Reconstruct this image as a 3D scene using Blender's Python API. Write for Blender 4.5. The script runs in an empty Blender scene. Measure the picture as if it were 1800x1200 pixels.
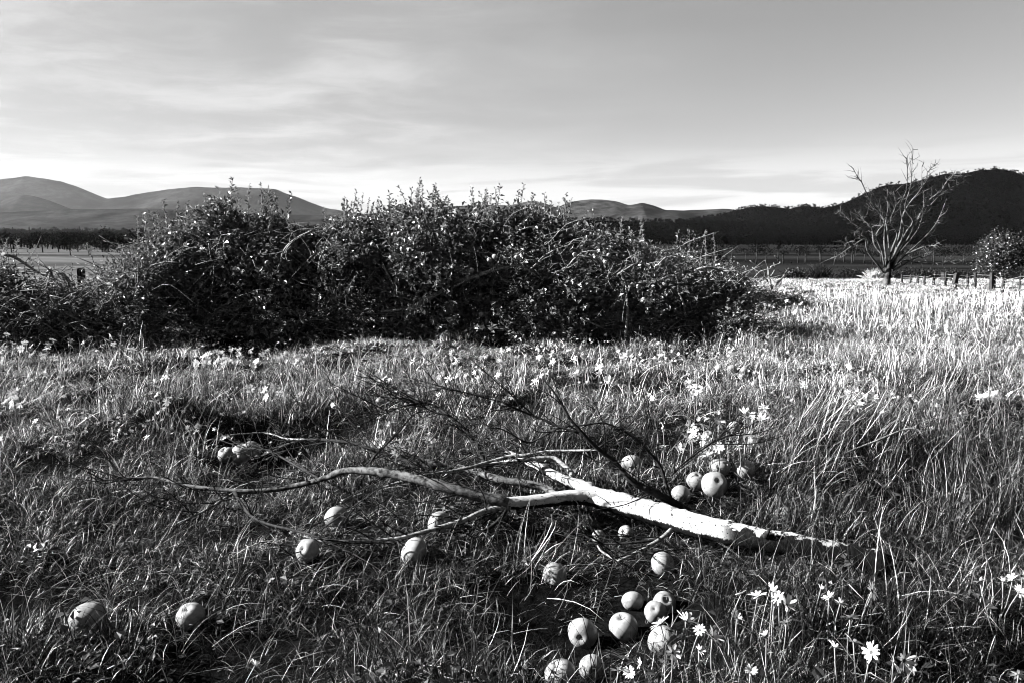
import bpy, math, random
import numpy as np
from mathutils import Vector, Matrix, Euler

# ------------------------------------------------------------------ camera, sky, sun, exposure
SC = bpy.context.scene
COL = SC.collection
R = math.radians
CAM_H, PITCH, FPX = 1.30, R(7.4), 1350.0
cam_d = bpy.data.cameras.new('camera')
cam_d.sensor_width = 36.0
cam_d.lens = 36.0 * FPX / 1800.0
cam_d.clip_start, cam_d.clip_end = 0.05, 60000
cam = bpy.data.objects.new('camera', cam_d)
cam.location = (0, 0, CAM_H)
cam.rotation_euler = (R(90) - PITCH, 0, 0)
COL.objects.link(cam)
SC.camera = cam

SUN_EL, SUN_AZ = R(27), R(3)          # from the left, a touch beyond the picture plane
SUN = Vector((-math.cos(SUN_EL) * math.cos(SUN_AZ), math.cos(SUN_EL) * math.sin(SUN_AZ), math.sin(SUN_EL)))
sun_d = bpy.data.lights.new('sun', 'SUN')
sun_d.energy, sun_d.angle, sun_d.color = 5.0, R(0.5), (1, 1, 1)
sun = bpy.data.objects.new('sun', sun_d)
sun.rotation_euler = SUN.to_track_quat('Z', 'Y').to_euler()
COL.objects.link(sun)

SKY_STRENGTH = 0.05
FILTER = 0.25         # light the film filter lets through from the sky
EXPOSURE = 3.5
vs = SC.view_settings
vs.view_transform, vs.look, vs.exposure, vs.gamma, vs.use_curve_mapping = 'Standard', 'None', EXPOSURE, 1.0, False

W = bpy.data.worlds.new('World')
SC.world = W
W.use_nodes = True


def nd(nt, typ, ins=None, **kw):
    n = nt.nodes.new(typ)
    for k, v in kw.items():
        setattr(n, k, v)
    for k, v in (ins or {}).items():
        s = n.inputs[k]
        if isinstance(v, bpy.types.NodeSocket):
            nt.links.new(v, s)
        else:
            s.default_value = v
    return n


def mth(nt, op, a, b=0.0, c=0.0, clamp=False):
    return nd(nt, 'ShaderNodeMath', {0: a, 1: b, 2: c}, operation=op, use_clamp=clamp).outputs[0]


def ramp(nt, x, lo, hi, a=0.0, b=1.0):
    return nd(nt, 'ShaderNodeMapRange', {0: x, 1: lo, 2: hi, 3: a, 4: b}, interpolation_type='SMOOTHSTEP').outputs[0]


def build_world():
    nt = W.node_tree
    nt.nodes.clear()
    sky = nd(nt, 'ShaderNodeTexSky', sky_type='NISHITA', sun_disc=False, sun_elevation=SUN_EL,
             sun_rotation=R(-90) + SUN_AZ, altitude=0, air_density=1.0, dust_density=0.0, ozone_density=1.0)
    sep = nd(nt, 'ShaderNodeSeparateColor', {0: sky.outputs[0]})
    # black and white film behind a light red filter: weighted to the red of the sky
    red = mth(nt, 'MULTIPLY', sep.outputs[0], 0.55)
    grn = mth(nt, 'MULTIPLY', sep.outputs[1], 0.30)
    blu = mth(nt, 'MULTIPLY', sep.outputs[2], 0.15)
    base = mth(nt, 'ADD', mth(nt, 'ADD', red, grn), blu)
    tc = nd(nt, 'ShaderNodeTexCoord')
    d = nd(nt, 'ShaderNodeSeparateXYZ', {0: tc.outputs['Generated']})
    zz = mth(nt, 'MAXIMUM', d.outputs[2], 0.0)
    den = mth(nt, 'ADD', zz, 0.06)
    px = mth(nt, 'DIVIDE', d.outputs[0], den)
    py = mth(nt, 'DIVIDE', d.outputs[1], den)
    p = nd(nt, 'ShaderNodeCombineXYZ', {0: px, 1: py, 2: 0.0})
    # high soft sheets
    warp = nd(nt, 'ShaderNodeTexNoise', {0: p.outputs[0], 'Scale': 0.9, 'Detail': 3.0})
    pw = nd(nt, 'ShaderNodeVectorMath', {0: p.outputs[0], 1: warp.outputs['Color']}, operation='ADD')
    map1 = nd(nt, 'ShaderNodeMapping', {0: pw.outputs[0], 1: (3.1, 1.7, 0.0), 2: (0, 0, 0.25), 3: (0.9, 1.25, 1.0)})
    n1 = nd(nt, 'ShaderNodeTexNoise', {0: map1.outputs[0], 'Scale': 1.0, 'Detail': 8.0, 'Roughness': 0.6})
    n0 = nd(nt, 'ShaderNodeTexNoise', {0: p.outputs[0], 'Scale': 0.22, 'Detail': 2.0})
    side = ramp(nt, px, 0.5, -1.6, -0.20, 0.14)
    c1 = mth(nt, 'ADD', mth(nt, 'ADD', n1.outputs[0], side), mth(nt, 'MULTIPLY', mth(nt, 'SUBTRACT', n0.outputs[0], 0.5), 0.4))
    c1 = ramp(nt, c1, 0.42, 0.68)
    # low flat bars near the horizon
    map2 = nd(nt, 'ShaderNodeMapping', {0: tc.outputs['Generated'], 1: (0.3, 0, 0.11), 3: (3.0, 3.0, 34.0)})
    n2 = nd(nt, 'ShaderNodeTexNoise', {0: map2.outputs[0], 'Scale': 1.6, 'Detail': 6.0, 'Roughness': 0.55, 'Distortion': 0.5})
    low = ramp(nt, zz, 0.135, 0.055)
    c2 = mth(nt, 'MULTIPLY', ramp(nt, n2.outputs[0], 0.43, 0.60), low)
    v = mth(nt, 'MULTIPLY', base, SKY_STRENGTH * FILTER)
    # thin grey cloud: it veils the bright air on the sun side and shows pale against the clear blue
    tex = mth(nt, 'MULTIPLY', ramp(nt, n1.outputs[0], 0.34, 0.66, 0.78, 1.16), mth(nt, 'ADD', 0.053, mth(nt, 'MULTIPLY', ramp(nt, zz, 0.30, 0.05), 0.010)))
    cl = nd(nt, 'ShaderNodeMix', {0: mth(nt, 'ADD', mth(nt, 'MULTIPLY', c1, 0.42), ramp(nt, px, 1.5, -1.2, 0.0, 0.5)), 2: v, 3: tex}, data_type='FLOAT').outputs[0]
    bar = ramp(nt, n2.outputs[0], 0.38, 0.58, 0.058, 0.098)
    cl = nd(nt, 'ShaderNodeMix', {0: mth(nt, 'MULTIPLY', low, 0.5), 2: cl, 3: bar}, data_type='FLOAT').outputs[0]
    bg = nd(nt, 'ShaderNodeBackground', {'Color': cl, 'Strength': 1.0})
    out = nd(nt, 'ShaderNodeOutputWorld', {0: bg.outputs[0]})


build_world()
SC.cycles.use_denoising = True
SC.cycles.filter_width = 1.0
SC.cycles.max_bounces = 4
SC.cycles.diffuse_bounces = 2
SC.cycles.glossy_bounces = 1
SC.cycles.transmission_bounces = 2
SC.cycles.volume_bounces = 0
SC.cycles.use_adaptive_sampling = True
SC.cycles.adaptive_threshold = 0.015

# ------------------------------------------------------------------ helpers
rng = np.random.default_rng(11)
FWD = np.array([0, math.cos(PITCH), -math.sin(PITCH)])
UP = np.array([0, math.sin(PITCH), math.cos(PITCH)])
EYE = np.array([0, 0, CAM_H])


def ray(px, py):
    d = FWD + (px - 900) / FPX * np.array([1.0, 0, 0]) - (py - 600) / FPX * UP
    return d / d[1]                      # unit step in depth (y)


def at(px, py, depth):
    return EYE + ray(px, py) * depth


def flat(px, py, h=0.0):
    d = ray(px, py)
    t = (h - CAM_H) / d[2]
    return EYE + d * t


def smooth(a, b, x):
    t = np.clip((np.asarray(x, float) - a) / (b - a), 0, 1)
    return t * t * (3 - 2 * t)


_wv = []
for k in range(46):
    f = 0.35 * 1.115 ** k
    a = rng.uniform(0, 2 * np.pi)
    _wv.append((f * np.cos(a), f * np.sin(a), rng.uniform(0, 6.28), f))


def wav(x, y, f0, f1, seed=0.0):
    s, n = 0.0, 0
    for kx, ky, ph, f in _wv:
        if f0 <= f <= f1:
            s = s + np.sin(kx * x + ky * y + ph + seed * f * 7.1) * (f0 / f) ** 0.5
            n += 1
    return s / max(1, n) ** 0.5


# hollows and tussocks: (px, py, height change, radius across, radius in depth)
BUMPS = [(540, 768, -0.30, .62, .28), (440, 805, -0.10, .34, .24), (440, 850, -0.12, .5, .22), (90, 1065, -0.13, .42, .26), (1290, 636, -0.20, .8, .45), (900, 641, -0.16, .8, .4),
         (380, 629, -0.16, .8, .4), (1580, 875, -0.20, .5, .35), (1010, 1110, -0.06, .35, .22), (1700, 730, -.12, .5, .35), (640, 655, -.12, .7, .35),
         (285, 752, 0.20, .42, .32), (1240, 655, 0.10, .5, .4), (820, 655, .08, .6, .4), (300, 640, .1, .7, .5), (1000, 665, .07, .5, .3),
         (1460, 790, .12, .4, .3), (520, 1010, .05, .4, .2), (1480, 1080, .05, .4, .3), (1130, 690, -.08, .7, .4), (200, 700, -.10, .6, .3), (1500, 650, .08, .8, .6)]
_B = []
for px, py, dh, rx, ry in BUMPS:
    c = flat(px, py)
    _B.append((c[0], c[1], dh, rx, ry))


def mound(x, y):
    return wav(x, y, 4.0, 9.0, 1.3)


def ground_h(x, y):
    x = np.asarray(x, float)
    y = np.asarray(y, float)
    near = 1 - smooth(14, 40, np.hypot(x, y))
    z = 0.030 * wav(x, y, 1.0, 4.0) * near + 0.036 * mound(x, y) * near
    z = z + 0.05 * wav(x, y, 0.3, 0.8, 2.0) * smooth(8, 16, y) * near
    for bx, by, dh, rx, ry in _B:
        z = z + dh * np.exp(-((x - bx) / rx) ** 2 - ((y - by) / ry) ** 2)
    r = np.hypot(x, y)
    z = z - 3.2 * smooth(24.5, 62, y + 0.06 * x) * 1.0
    z = z + 0.5 * wav(x / 40, y / 40, 0.5, 2.0) * smooth(70, 200, r) * (1 - smooth(600, 1500, r))
    return z


def on(px, py, h=0.0):
    """point h above the ground seen at this place of the picture"""
    d = ray(px, py)
    g = 0.0
    for _ in range(12):
        t = (g + h - CAM_H) / min(d[2], -1e-4)
        t = min(t, 60.0)
        p = EYE + d * t
        g = 0.5 * g + 0.5 * float(ground_h(p[0], p[1]))
    p[2] = float(ground_h(p[0], p[1])) + h
    return p


def mesh_np(name, V, F, mat=None, tone=None, smooth_shade=True):
    """F: (n,4) or (n,3) int array, or a list of such arrays"""
    me = bpy.data.meshes.new(name)
    V = np.asarray(V, np.float32)
    Fs = F if isinstance(F, list) else [F]
    Fs = [np.asarray(f, np.int32) for f in Fs if len(f)]
    nl = sum(f.size for f in Fs)
    npoly = sum(len(f) for f in Fs)
    me.vertices.add(len(V))
    me.vertices.foreach_set('co', V.ravel())
    me.loops.add(nl)
    me.loops.foreach_set('vertex_index', np.concatenate([f.ravel() for f in Fs]))
    me.polygons.add(npoly)
    tot = np.concatenate([np.full(len(f), f.shape[1], np.int32) for f in Fs])
    st = np.concatenate([[0], np.cumsum(tot)[:-1]]).astype(np.int32)
    me.polygons.foreach_set('loop_start', st)
    me.polygons.foreach_set('loop_total', tot)
    me.polygons.foreach_set('use_smooth', np.full(npoly, smooth_shade))
    me.update(calc_edges=True)
    if tone is not None:
        at_ = me.attributes.new('tone', 'FLOAT', 'POINT')
        at_.data.foreach_set('value', np.asarray(tone, np.float32))
    if mat:
        me.materials.append(mat)
    return me


def obj(name, me, parent=None, loc=None, **props):
    o = bpy.data.objects.new(name, me)
    COL.objects.link(o)
    if parent:
        o.parent = parent
    if loc is not None:
        o.location = loc
    for k, v in props.items():
        if v is not None:
            o[k] = v
    return o


def thing(name, loc, label, category, group=None):
    return obj(name, None, None, loc, label=label, category=category, group=group)


class MB:
    """collects vertices, quads and triangles"""
    def __init__(s):
        s.v, s.q, s.t, s.n, s.tn = [], [], [], 0, []

    def add(s, V, Q=None, T=None, tone=None):
        V = np.asarray(V, float)
        if Q is not None and len(Q):
            s.q.append(np.asarray(Q) + s.n)
        if T is not None and len(T):
            s.t.append(np.asarray(T) + s.n)
        s.v.append(V)
        s.tn.append(np.full(len(V), 1.0) if tone is None else np.broadcast_to(np.asarray(tone, float), (len(V),)))
        s.n += len(V)

    def mesh(s, name, mat, origin=(0, 0, 0), sm=True):
        F = []
        if s.q:
            F.append(np.concatenate(s.q))
        if s.t:
            F.append(np.concatenate(s.t))
        return mesh_np(name, np.concatenate(s.v) - np.asarray(origin), F, mat, np.concatenate(s.tn), sm)


def spline(P, rad, step):
    P = np.asarray(P, float)
    rad = np.asarray(rad, float)
    if len(P) == 2:
        n = max(2, int(np.linalg.norm(P[1] - P[0]) / step))
        t = np.linspace(0, 1, n + 1)[:, None]
        return P[0] * (1 - t) + P[1] * t, rad[0] * (1 - t[:, 0]) + rad[1] * t[:, 0]
    A = np.vstack([2 * P[0] - P[1], P, 2 * P[-1] - P[-2]])
    out, ro = [], []
    for i in range(len(P) - 1):
        p0, p1, p2, p3 = A[i:i + 4]
        n = max(1, int(np.linalg.norm(p2 - p1) / step))
        t = (np.arange(n) / n)[:, None]
        out.append(.5 * (2 * p1 + (p2 - p0) * t + (2 * p0 - 5 * p1 + 4 * p2 - p3) * t ** 2 + (3 * p1 - p0 - 3 * p2 + p3) * t ** 3))
        ro.append(rad[i] * (1 - t[:, 0]) + rad[i + 1] * t[:, 0])
    out.append(P[-1:])
    ro.append(rad[-1:])
    return np.vstack(out), np.concatenate(ro)


def tube(P, rad, sides=6, step=None, rough=0.0, knots=0.0, r_=None):
    """a closed tapering tube along P; returns verts, quads, tris"""
    g = r_ or rng
    P = np.asarray(P, float)
    if step:
        P, rad = spline(P, rad, step)
    rad = np.asarray(rad, float)
    n = len(P)
    T = np.gradient(P, axis=0)
    T /= np.linalg.norm(T, axis=1)[:, None] + 1e-9
    ref = np.array([0.13, 0.21, 1.0])
    if abs(np.mean(T[:, 2])) > 0.8:
        ref = np.array([1.0, 0.2, 0.1])
    N = np.cross(T, ref)
    N /= np.linalg.norm(N, axis=1)[:, None] + 1e-9
    B = np.cross(T, N)
    a = np.arange(sides) / sides * 2 * np.pi
    rr = rad[:, None] * np.ones(sides)
    if rough:
        rr = rr * (1 + rough * g.normal(size=(n, sides)))
        lob = np.cos(a * 2 + 1.0)[None] * 0.07 + np.cos(a * 3 + np.linspace(0, 4, n)[:, None]) * 0.05
        rr = rr * (1 + lob)
    if knots:
        rr = rr * (1 + knots * np.maximum(0, g.normal(size=(n, 1)) - 1.2))
    V = P[:, None] + rr[..., None] * (np.cos(a)[None, :, None] * N[:, None] + np.sin(a)[None, :, None] * B[:, None])
    V = V.reshape(-1, 3)
    i = np.arange(n - 1)[:, None] * sides
    j = np.arange(sides)[None]
    k = (j + 1) % sides
    Q = np.stack([i + j, i + k, i + sides + k, i + sides + j], -1).reshape(-1, 4)
    V = np.vstack([V, P[0], P[-1]])
    c0, c1 = n * sides, n * sides + 1
    jj, kk = np.arange(sides), (np.arange(sides) + 1) % sides
    Tt = np.vstack([np.stack([kk, jj, np.full(sides, c0)], 1), np.stack([(n - 1) * sides + jj, (n - 1) * sides + kk, np.full(sides, c1)], 1)])
    return V, Q, Tt


def instancer(name, protos, pts, rot, scl, idx, tn, label, category, kind='stuff', parent=None):
    """geometry-node scatter of small meshes: only for what nobody could count"""
    coll = bpy.data.collections.new(name + '_kinds')
    for i, me in enumerate(protos):
        coll.objects.link(bpy.data.objects.new('%s_kind_%02d' % (name, i), me))
    n = len(pts)
    me = bpy.data.meshes.new(name)
    me.vertices.add(n)
    me.vertices.foreach_set('co', np.asarray(pts, np.float32).ravel())
    for nm, typ, dat, key in (('rot', 'FLOAT_VECTOR', rot, 'vector'), ('scl', 'FLOAT_VECTOR', scl, 'vector'), ('idx', 'INT', idx, 'value'), ('tn', 'FLOAT', tn, 'value')):
        a_ = me.attributes.new(nm, typ, 'POINT')
        a_.data.foreach_set(key, np.asarray(dat, np.int32 if typ == 'INT' else np.float32).ravel())
    o = obj(name, me, parent, label=label, category=category, kind=kind)
    ng = bpy.data.node_groups.new(name + '_scatter', 'GeometryNodeTree')
    ng.interface.new_socket('Geometry', in_out='INPUT', socket_type='NodeSocketGeometry')
    ng.interface.new_socket('Geometry', in_out='OUTPUT', socket_type='NodeSocketGeometry')
    gi = ng.nodes.new('NodeGroupInput')
    go = ng.nodes.new('NodeGroupOutput')
    ci = ng.nodes.new('GeometryNodeCollectionInfo')
    ci.inputs['Collection'].default_value = coll
    ci.inputs['Separate Children'].default_value = True
    ci.inputs['Reset Children'].default_value = True

    def na(nm, typ):
        x = ng.nodes.new('GeometryNodeInputNamedAttribute')
        x.data_type = typ
        x.inputs['Name'].default_value = nm
        return x.outputs['Attribute']
    iop = ng.nodes.new('GeometryNodeInstanceOnPoints')
    e2r = ng.nodes.new('FunctionNodeEulerToRotation')
    L = ng.links.new
    L(gi.outputs[0], iop.inputs['Points'])
    L(ci.outputs[0], iop.inputs['Instance'])
    iop.inputs['Pick Instance'].default_value = True
    L(na('idx', 'INT'), iop.inputs['Instance Index'])
    L(na('rot', 'FLOAT_VECTOR'), e2r.inputs[0])
    L(e2r.outputs[0], iop.inputs['Rotation'])
    L(na('scl', 'FLOAT_VECTOR'), iop.inputs['Scale'])
    L(iop.outputs[0], go.inputs[0])
    m = o.modifiers.new('scatter', 'NODES')
    m.node_group = ng
    return o


# ------------------------------------------------------------------ materials (a black and white photograph: all greys)
def g3(v):
    return (v, v, v, 1)


def mat(name, build):
    m = bpy.data.materials.new(name)
    m.use_nodes = True
    nt = m.node_tree
    nt.nodes.clear()
    sh = build(nt)
    nd(nt, 'ShaderNodeOutputMaterial', {0: sh})
    return m


def bsdf(nt, col, rough=0.6, spec=0.4, normal=None, **kw):
    ins = {'Base Color': col if isinstance(col, bpy.types.NodeSocket) else g3(col), 'Roughness': rough, 'Specular IOR Level': spec}
    if normal is not None:
        ins['Normal'] = normal
    return nd(nt, 'ShaderNodeBsdfPrincipled', ins).outputs[0]


def attr(nt, name, inst=False):
    return nd(nt, 'ShaderNodeAttribute', attribute_name=name, attribute_type='INSTANCER' if inst else 'GEOMETRY').outputs['Fac']


def noise(nt, vec, scale, detail=4.0, rough=0.55, dist=0.0):
    return nd(nt, 'ShaderNodeTexNoise', {0: vec, 'Scale': scale, 'Detail': detail, 'Roughness': rough, 'Distortion': dist}).outputs[0]


def opos(nt):
    return nd(nt, 'ShaderNodeTexCoord').outputs['Object']


def wpos(nt):
    return nd(nt, 'ShaderNodeNewGeometry').outputs['Position']


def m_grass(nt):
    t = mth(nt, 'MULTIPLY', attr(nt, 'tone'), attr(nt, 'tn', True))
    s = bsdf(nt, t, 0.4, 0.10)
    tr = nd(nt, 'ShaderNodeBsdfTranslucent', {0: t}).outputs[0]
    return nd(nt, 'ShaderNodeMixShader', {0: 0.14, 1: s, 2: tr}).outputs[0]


def m_leaf(lo, hi, rough=0.30, spec=0.30, trans=0.15):
    def f(nt):
        t = ramp(nt, attr(nt, 'tone'), 0.0, 1.0, lo, hi)
        s = bsdf(nt, t, rough, spec)
        tr = nd(nt, 'ShaderNodeBsdfTranslucent', {0: t}).outputs[0]
        return nd(nt, 'ShaderNodeMixShader', {0: trans, 1: s, 2: tr}).outputs[0]
    return f


def m_bark(lo, hi, scale=30.0, bump=0.4, stretch=0.25, sp=0.2):
    def f(nt):
        p = wpos(nt)
        n = noise(nt, p, scale, 6.0, 0.65)
        n2 = noise(nt, p, scale * 0.2, 3.0)
        c = ramp(nt, mth(nt, 'ADD', mth(nt, 'MULTIPLY', n, 0.7), mth(nt, 'MULTIPLY', n2, 0.3)), 0.36, 0.62, lo, hi)
        b = nd(nt, 'ShaderNodeBump', {'Strength': bump, 'Distance': 0.01, 'Height': n}).outputs[0]
        return bsdf(nt, c, 0.8, sp * .12, b)
    return f


def m_palewood(nt):
    p = opos(nt)
    m = nd(nt, 'ShaderNodeMapping', {0: p, 2: (0, 0, 0.32), 3: (10.0, 34.0, 34.0)}).outputs[0]
    grain = noise(nt, m, 1.0, 5.0, 0.6)
    c = ramp(nt, grain, 0.3, 0.7, 0.11, 0.21)
    spots = noise(nt, p, 95.0, 2.0, 0.5)
    blot = noise(nt, p, 16.0, 7.0, 0.72)
    dark = mth(nt, 'MAXIMUM', ramp(nt, spots, 0.66, 0.70), ramp(nt, blot, 0.64, 0.68))
    # dark bark still clings to the butt end; the ragged dark underside is painted shade
    x = nd(nt, 'ShaderNodeSeparateXYZ', {0: p})
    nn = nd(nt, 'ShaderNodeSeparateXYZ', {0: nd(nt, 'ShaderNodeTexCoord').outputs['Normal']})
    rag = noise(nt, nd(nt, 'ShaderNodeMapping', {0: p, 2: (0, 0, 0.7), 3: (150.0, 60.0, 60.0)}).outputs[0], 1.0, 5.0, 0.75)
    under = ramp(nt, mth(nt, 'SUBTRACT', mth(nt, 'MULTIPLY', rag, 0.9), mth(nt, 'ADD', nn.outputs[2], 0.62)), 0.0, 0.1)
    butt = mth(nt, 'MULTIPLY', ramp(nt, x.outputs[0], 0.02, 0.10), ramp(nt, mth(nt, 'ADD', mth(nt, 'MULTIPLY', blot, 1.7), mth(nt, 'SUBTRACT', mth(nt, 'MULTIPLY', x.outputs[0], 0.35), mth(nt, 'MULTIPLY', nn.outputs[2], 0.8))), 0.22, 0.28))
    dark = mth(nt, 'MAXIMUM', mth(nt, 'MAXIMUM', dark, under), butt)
    col = nd(nt, 'ShaderNodeMix', {0: dark, 2: c, 3: ramp(nt, rag, 0.35, 0.65, 0.0004, 0.0045)}, data_type='FLOAT').outputs[0]
    h = mth(nt, 'ADD', mth(nt, 'MULTIPLY', dark, mth(nt, 'ADD', 0.4, mth(nt, 'MULTIPLY', rag, 0.8))), mth(nt, 'MULTIPLY', grain, 0.35))
    b = nd(nt, 'ShaderNodeBump', {'Strength': 1.0, 'Distance': 0.009, 'Height': h}).outputs[0]
    return bsdf(nt, col, 0.75, 0.03, b)


def m_apple(nt):
    p = opos(nt)
    oi = nd(nt, 'ShaderNodeObjectInfo')
    v = nd(nt, 'ShaderNodeVectorMath', {0: p, 1: mth(nt, 'MULTIPLY', oi.outputs['Random'], 17.0)}, operation='ADD').outputs[0]
    st = nd(nt, 'ShaderNodeMapping', {0: v, 3: (30.0, 30.0, 6.0)}).outputs[0]
    streak = noise(nt, st, 2.2, 4.0, 0.6)
    blush = noise(nt, v, 22.0, 2.0)
    dots = nd(nt, 'ShaderNodeTexVoronoi', {0: v, 'Scale': 210.0}, feature='F1').outputs['Distance']
    c = mth(nt, 'ADD', ramp(nt, streak, 0.3, 0.7, 0.075, 0.11), ramp(nt, blush, 0.35, 0.65, -0.015, 0.015))
    c = mth(nt, 'ADD', c, ramp(nt, dots, 0.22, 0.10, 0.0, 0.015))
    bruise = noise(nt, v, 34.0, 3.0, 0.6)
    c = mth(nt, 'MULTIPLY', c, ramp(nt, bruise, 0.64, 0.70, 1.0, 0.4))
    return bsdf(nt, c, 0.36, 0.22)


def m_plain(v, rough=0.7, spec=0.3, var=0.3, scale=40.0):
    def f(nt):
        n = noise(nt, opos(nt), scale, 4.0)
        return bsdf(nt, ramp(nt, n, 0.3, 0.7, v * (1 - var), v * (1 + var)), rough, spec)
    return f


def m_petal(nt):
    s = bsdf(nt, 0.30, 0.6, 0.1)
    tr = nd(nt, 'ShaderNodeBsdfTranslucent', {0: g3(0.18)}).outputs[0]
    return nd(nt, 'ShaderNodeMixShader', {0: 0.3, 1: s, 2: tr}).outputs[0]


def m_post(nt):
    p = wpos(nt)
    m = nd(nt, 'ShaderNodeMapping', {0: p, 3: (90.0, 90.0, 5.0)}).outputs[0]
    n = noise(nt, m, 1.0, 5.0, 0.6)
    b = nd(nt, 'ShaderNodeBump', {'Strength': 0.5, 'Distance': 0.01, 'Height': n}).outputs[0]
    return bsdf(nt, ramp(nt, n, 0.3, 0.7, 0.002, 0.024), 0.85, 0.1, b)


def m_ground(nt):
    p = wpos(nt)
    s = nd(nt, 'ShaderNodeSeparateXYZ', {0: p})
    n1 = noise(nt, p, 18.0, 5.0, 0.65)
    soil = ramp(nt, n1, 0.3, 0.7, 0.0008, 0.003)
    # pastures on the plain: mown and grazed strips of different grass
    m = nd(nt, 'ShaderNodeMapping', {0: p, 2: (0, 0, 0.12), 3: (0.006, 0.03, 0.0)}).outputs[0]
    n2 = noise(nt, m, 1.0, 5.0, 0.6, 0.6)
    m3 = nd(nt, 'ShaderNodeMapping', {0: p, 3: (0.05, 0.22, 0.0)}).outputs[0]
    n3 = noise(nt, m3, 1.0, 6.0, 0.7)
    dry = ramp(nt, n2, 0.36, 0.62, 0.014, 0.042)
    wet = ramp(nt, n2, 0.36, 0.62, 0.003, 0.009)
    # the dry hay paddock lies left of a line, grazed pasture right of it
    edge = mth(nt, 'ADD', s.outputs[0], mth(nt, 'MULTIPLY', n2, 14.0))
    pas = nd(nt, 'ShaderNodeMix', {0: ramp(nt, edge, -12.0, 22.0), 2: dry, 3: wet}, data_type='FLOAT').outputs[0]
    pas = mth(nt, 'MULTIPLY', pas, ramp(nt, n3, 0.3, 0.7, 0.7, 1.25))
    c = nd(nt, 'ShaderNodeMix', {0: ramp(nt, s.outputs[1], 22.0, 34.0), 2: soil, 3: pas}, data_type='FLOAT').outputs[0]
    b = nd(nt, 'ShaderNodeBump', {'Strength': 0.6, 'Distance': 0.03, 'Height': n1}).outputs[0]
    return nd(nt, 'ShaderNodeBsdfDiffuse', {0: c, 'Normal': b}).outputs[0]


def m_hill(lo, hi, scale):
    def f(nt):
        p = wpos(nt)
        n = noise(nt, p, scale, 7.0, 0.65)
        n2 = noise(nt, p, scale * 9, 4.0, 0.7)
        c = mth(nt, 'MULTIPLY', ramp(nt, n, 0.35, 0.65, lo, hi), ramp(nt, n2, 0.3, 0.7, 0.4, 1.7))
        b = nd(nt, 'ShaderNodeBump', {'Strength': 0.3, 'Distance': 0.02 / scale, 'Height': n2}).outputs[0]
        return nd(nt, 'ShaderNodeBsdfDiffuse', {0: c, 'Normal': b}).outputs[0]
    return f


M = {
    'grass': mat('dry_grass', m_grass),
    'leaf': mat('apple_leaf', m_leaf(0.004, 0.10, trans=0.2)),
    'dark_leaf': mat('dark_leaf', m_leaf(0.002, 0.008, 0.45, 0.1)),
    'far_leaf': mat('far_tree_leaf', m_leaf(0.0004, 0.0018, 0.7, 0.02)),
    'bark': mat('orchard_bark', m_bark(0.012, 0.13, 60.0)),
    'dark_bark': mat('dark_twig_bark', m_bark(0.003, 0.013, 60.0)),
    'grey_bark': mat('weathered_bark', m_bark(0.003, 0.055, 45.0)),
    'dead_wood': mat('sun_bleached_wood', m_bark(0.0015, 0.05, 6.0)),
    'pale': mat('peeled_pale_wood', m_palewood),
    'apple': mat('apple_skin', m_apple),
    'stem': mat('apple_stem', m_plain(0.05)),
    'calyx': mat('apple_calyx', m_plain(0.015)),
    'petal': mat('white_petal', m_petal),
    'disc': mat('flower_disc', m_plain(0.03, 0.8, 0.05)),
    'stalk': mat('flower_stalk', m_plain(0.07, 0.6)),
    'post': mat('weathered_post', m_post),
    'wire': mat('fence_wire', m_plain(0.12, 0.5)),
    'ground': mat('ground', m_ground),
    'gum': mat('pale_gum_bark', m_plain(0.009, 0.7, 0.05, .7, 3.0)),
}

# ------------------------------------------------------------------ the ground: one sheet to the horizon
def axis(lo_dense, hi_dense, step, lo, hi, ratio=1.09):
    a = list(np.arange(lo_dense, hi_dense + 1e-6, step))
    s, x = step, a[-1]
    while x < hi:
        s *= ratio
        x += s
        a.append(x)
    s, x, b = step, a[0], []
    while x > lo:
        s *= ratio
        x -= s
        b.append(x)
    return np.array(b[::-1] + a)


def build_ground():
    xs = axis(-6, 6, 0.10, -19000, 19000)
    ys = axis(1.0, 13, 0.10, -300, 19000, 1.07)
    X, Y = np.meshgrid(xs, ys)
    Z = ground_h(X, Y)
    V = np.stack([X, Y, Z], -1).reshape(-1, 3)
    nx, ny = len(xs), len(ys)
    i = np.arange(ny - 1)[:, None] * nx + np.arange(nx - 1)[None]
    Q = np.stack([i, i + 1, i + nx + 1, i + nx], -1).reshape(-1, 4)
    o = obj('ground', mesh_np('ground', V, Q, M['ground']), kind='structure', label='rough grassy ground running out to the plain', category='ground')


build_ground()

# ------------------------------------------------------------------ hills
HILL = {}


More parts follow.
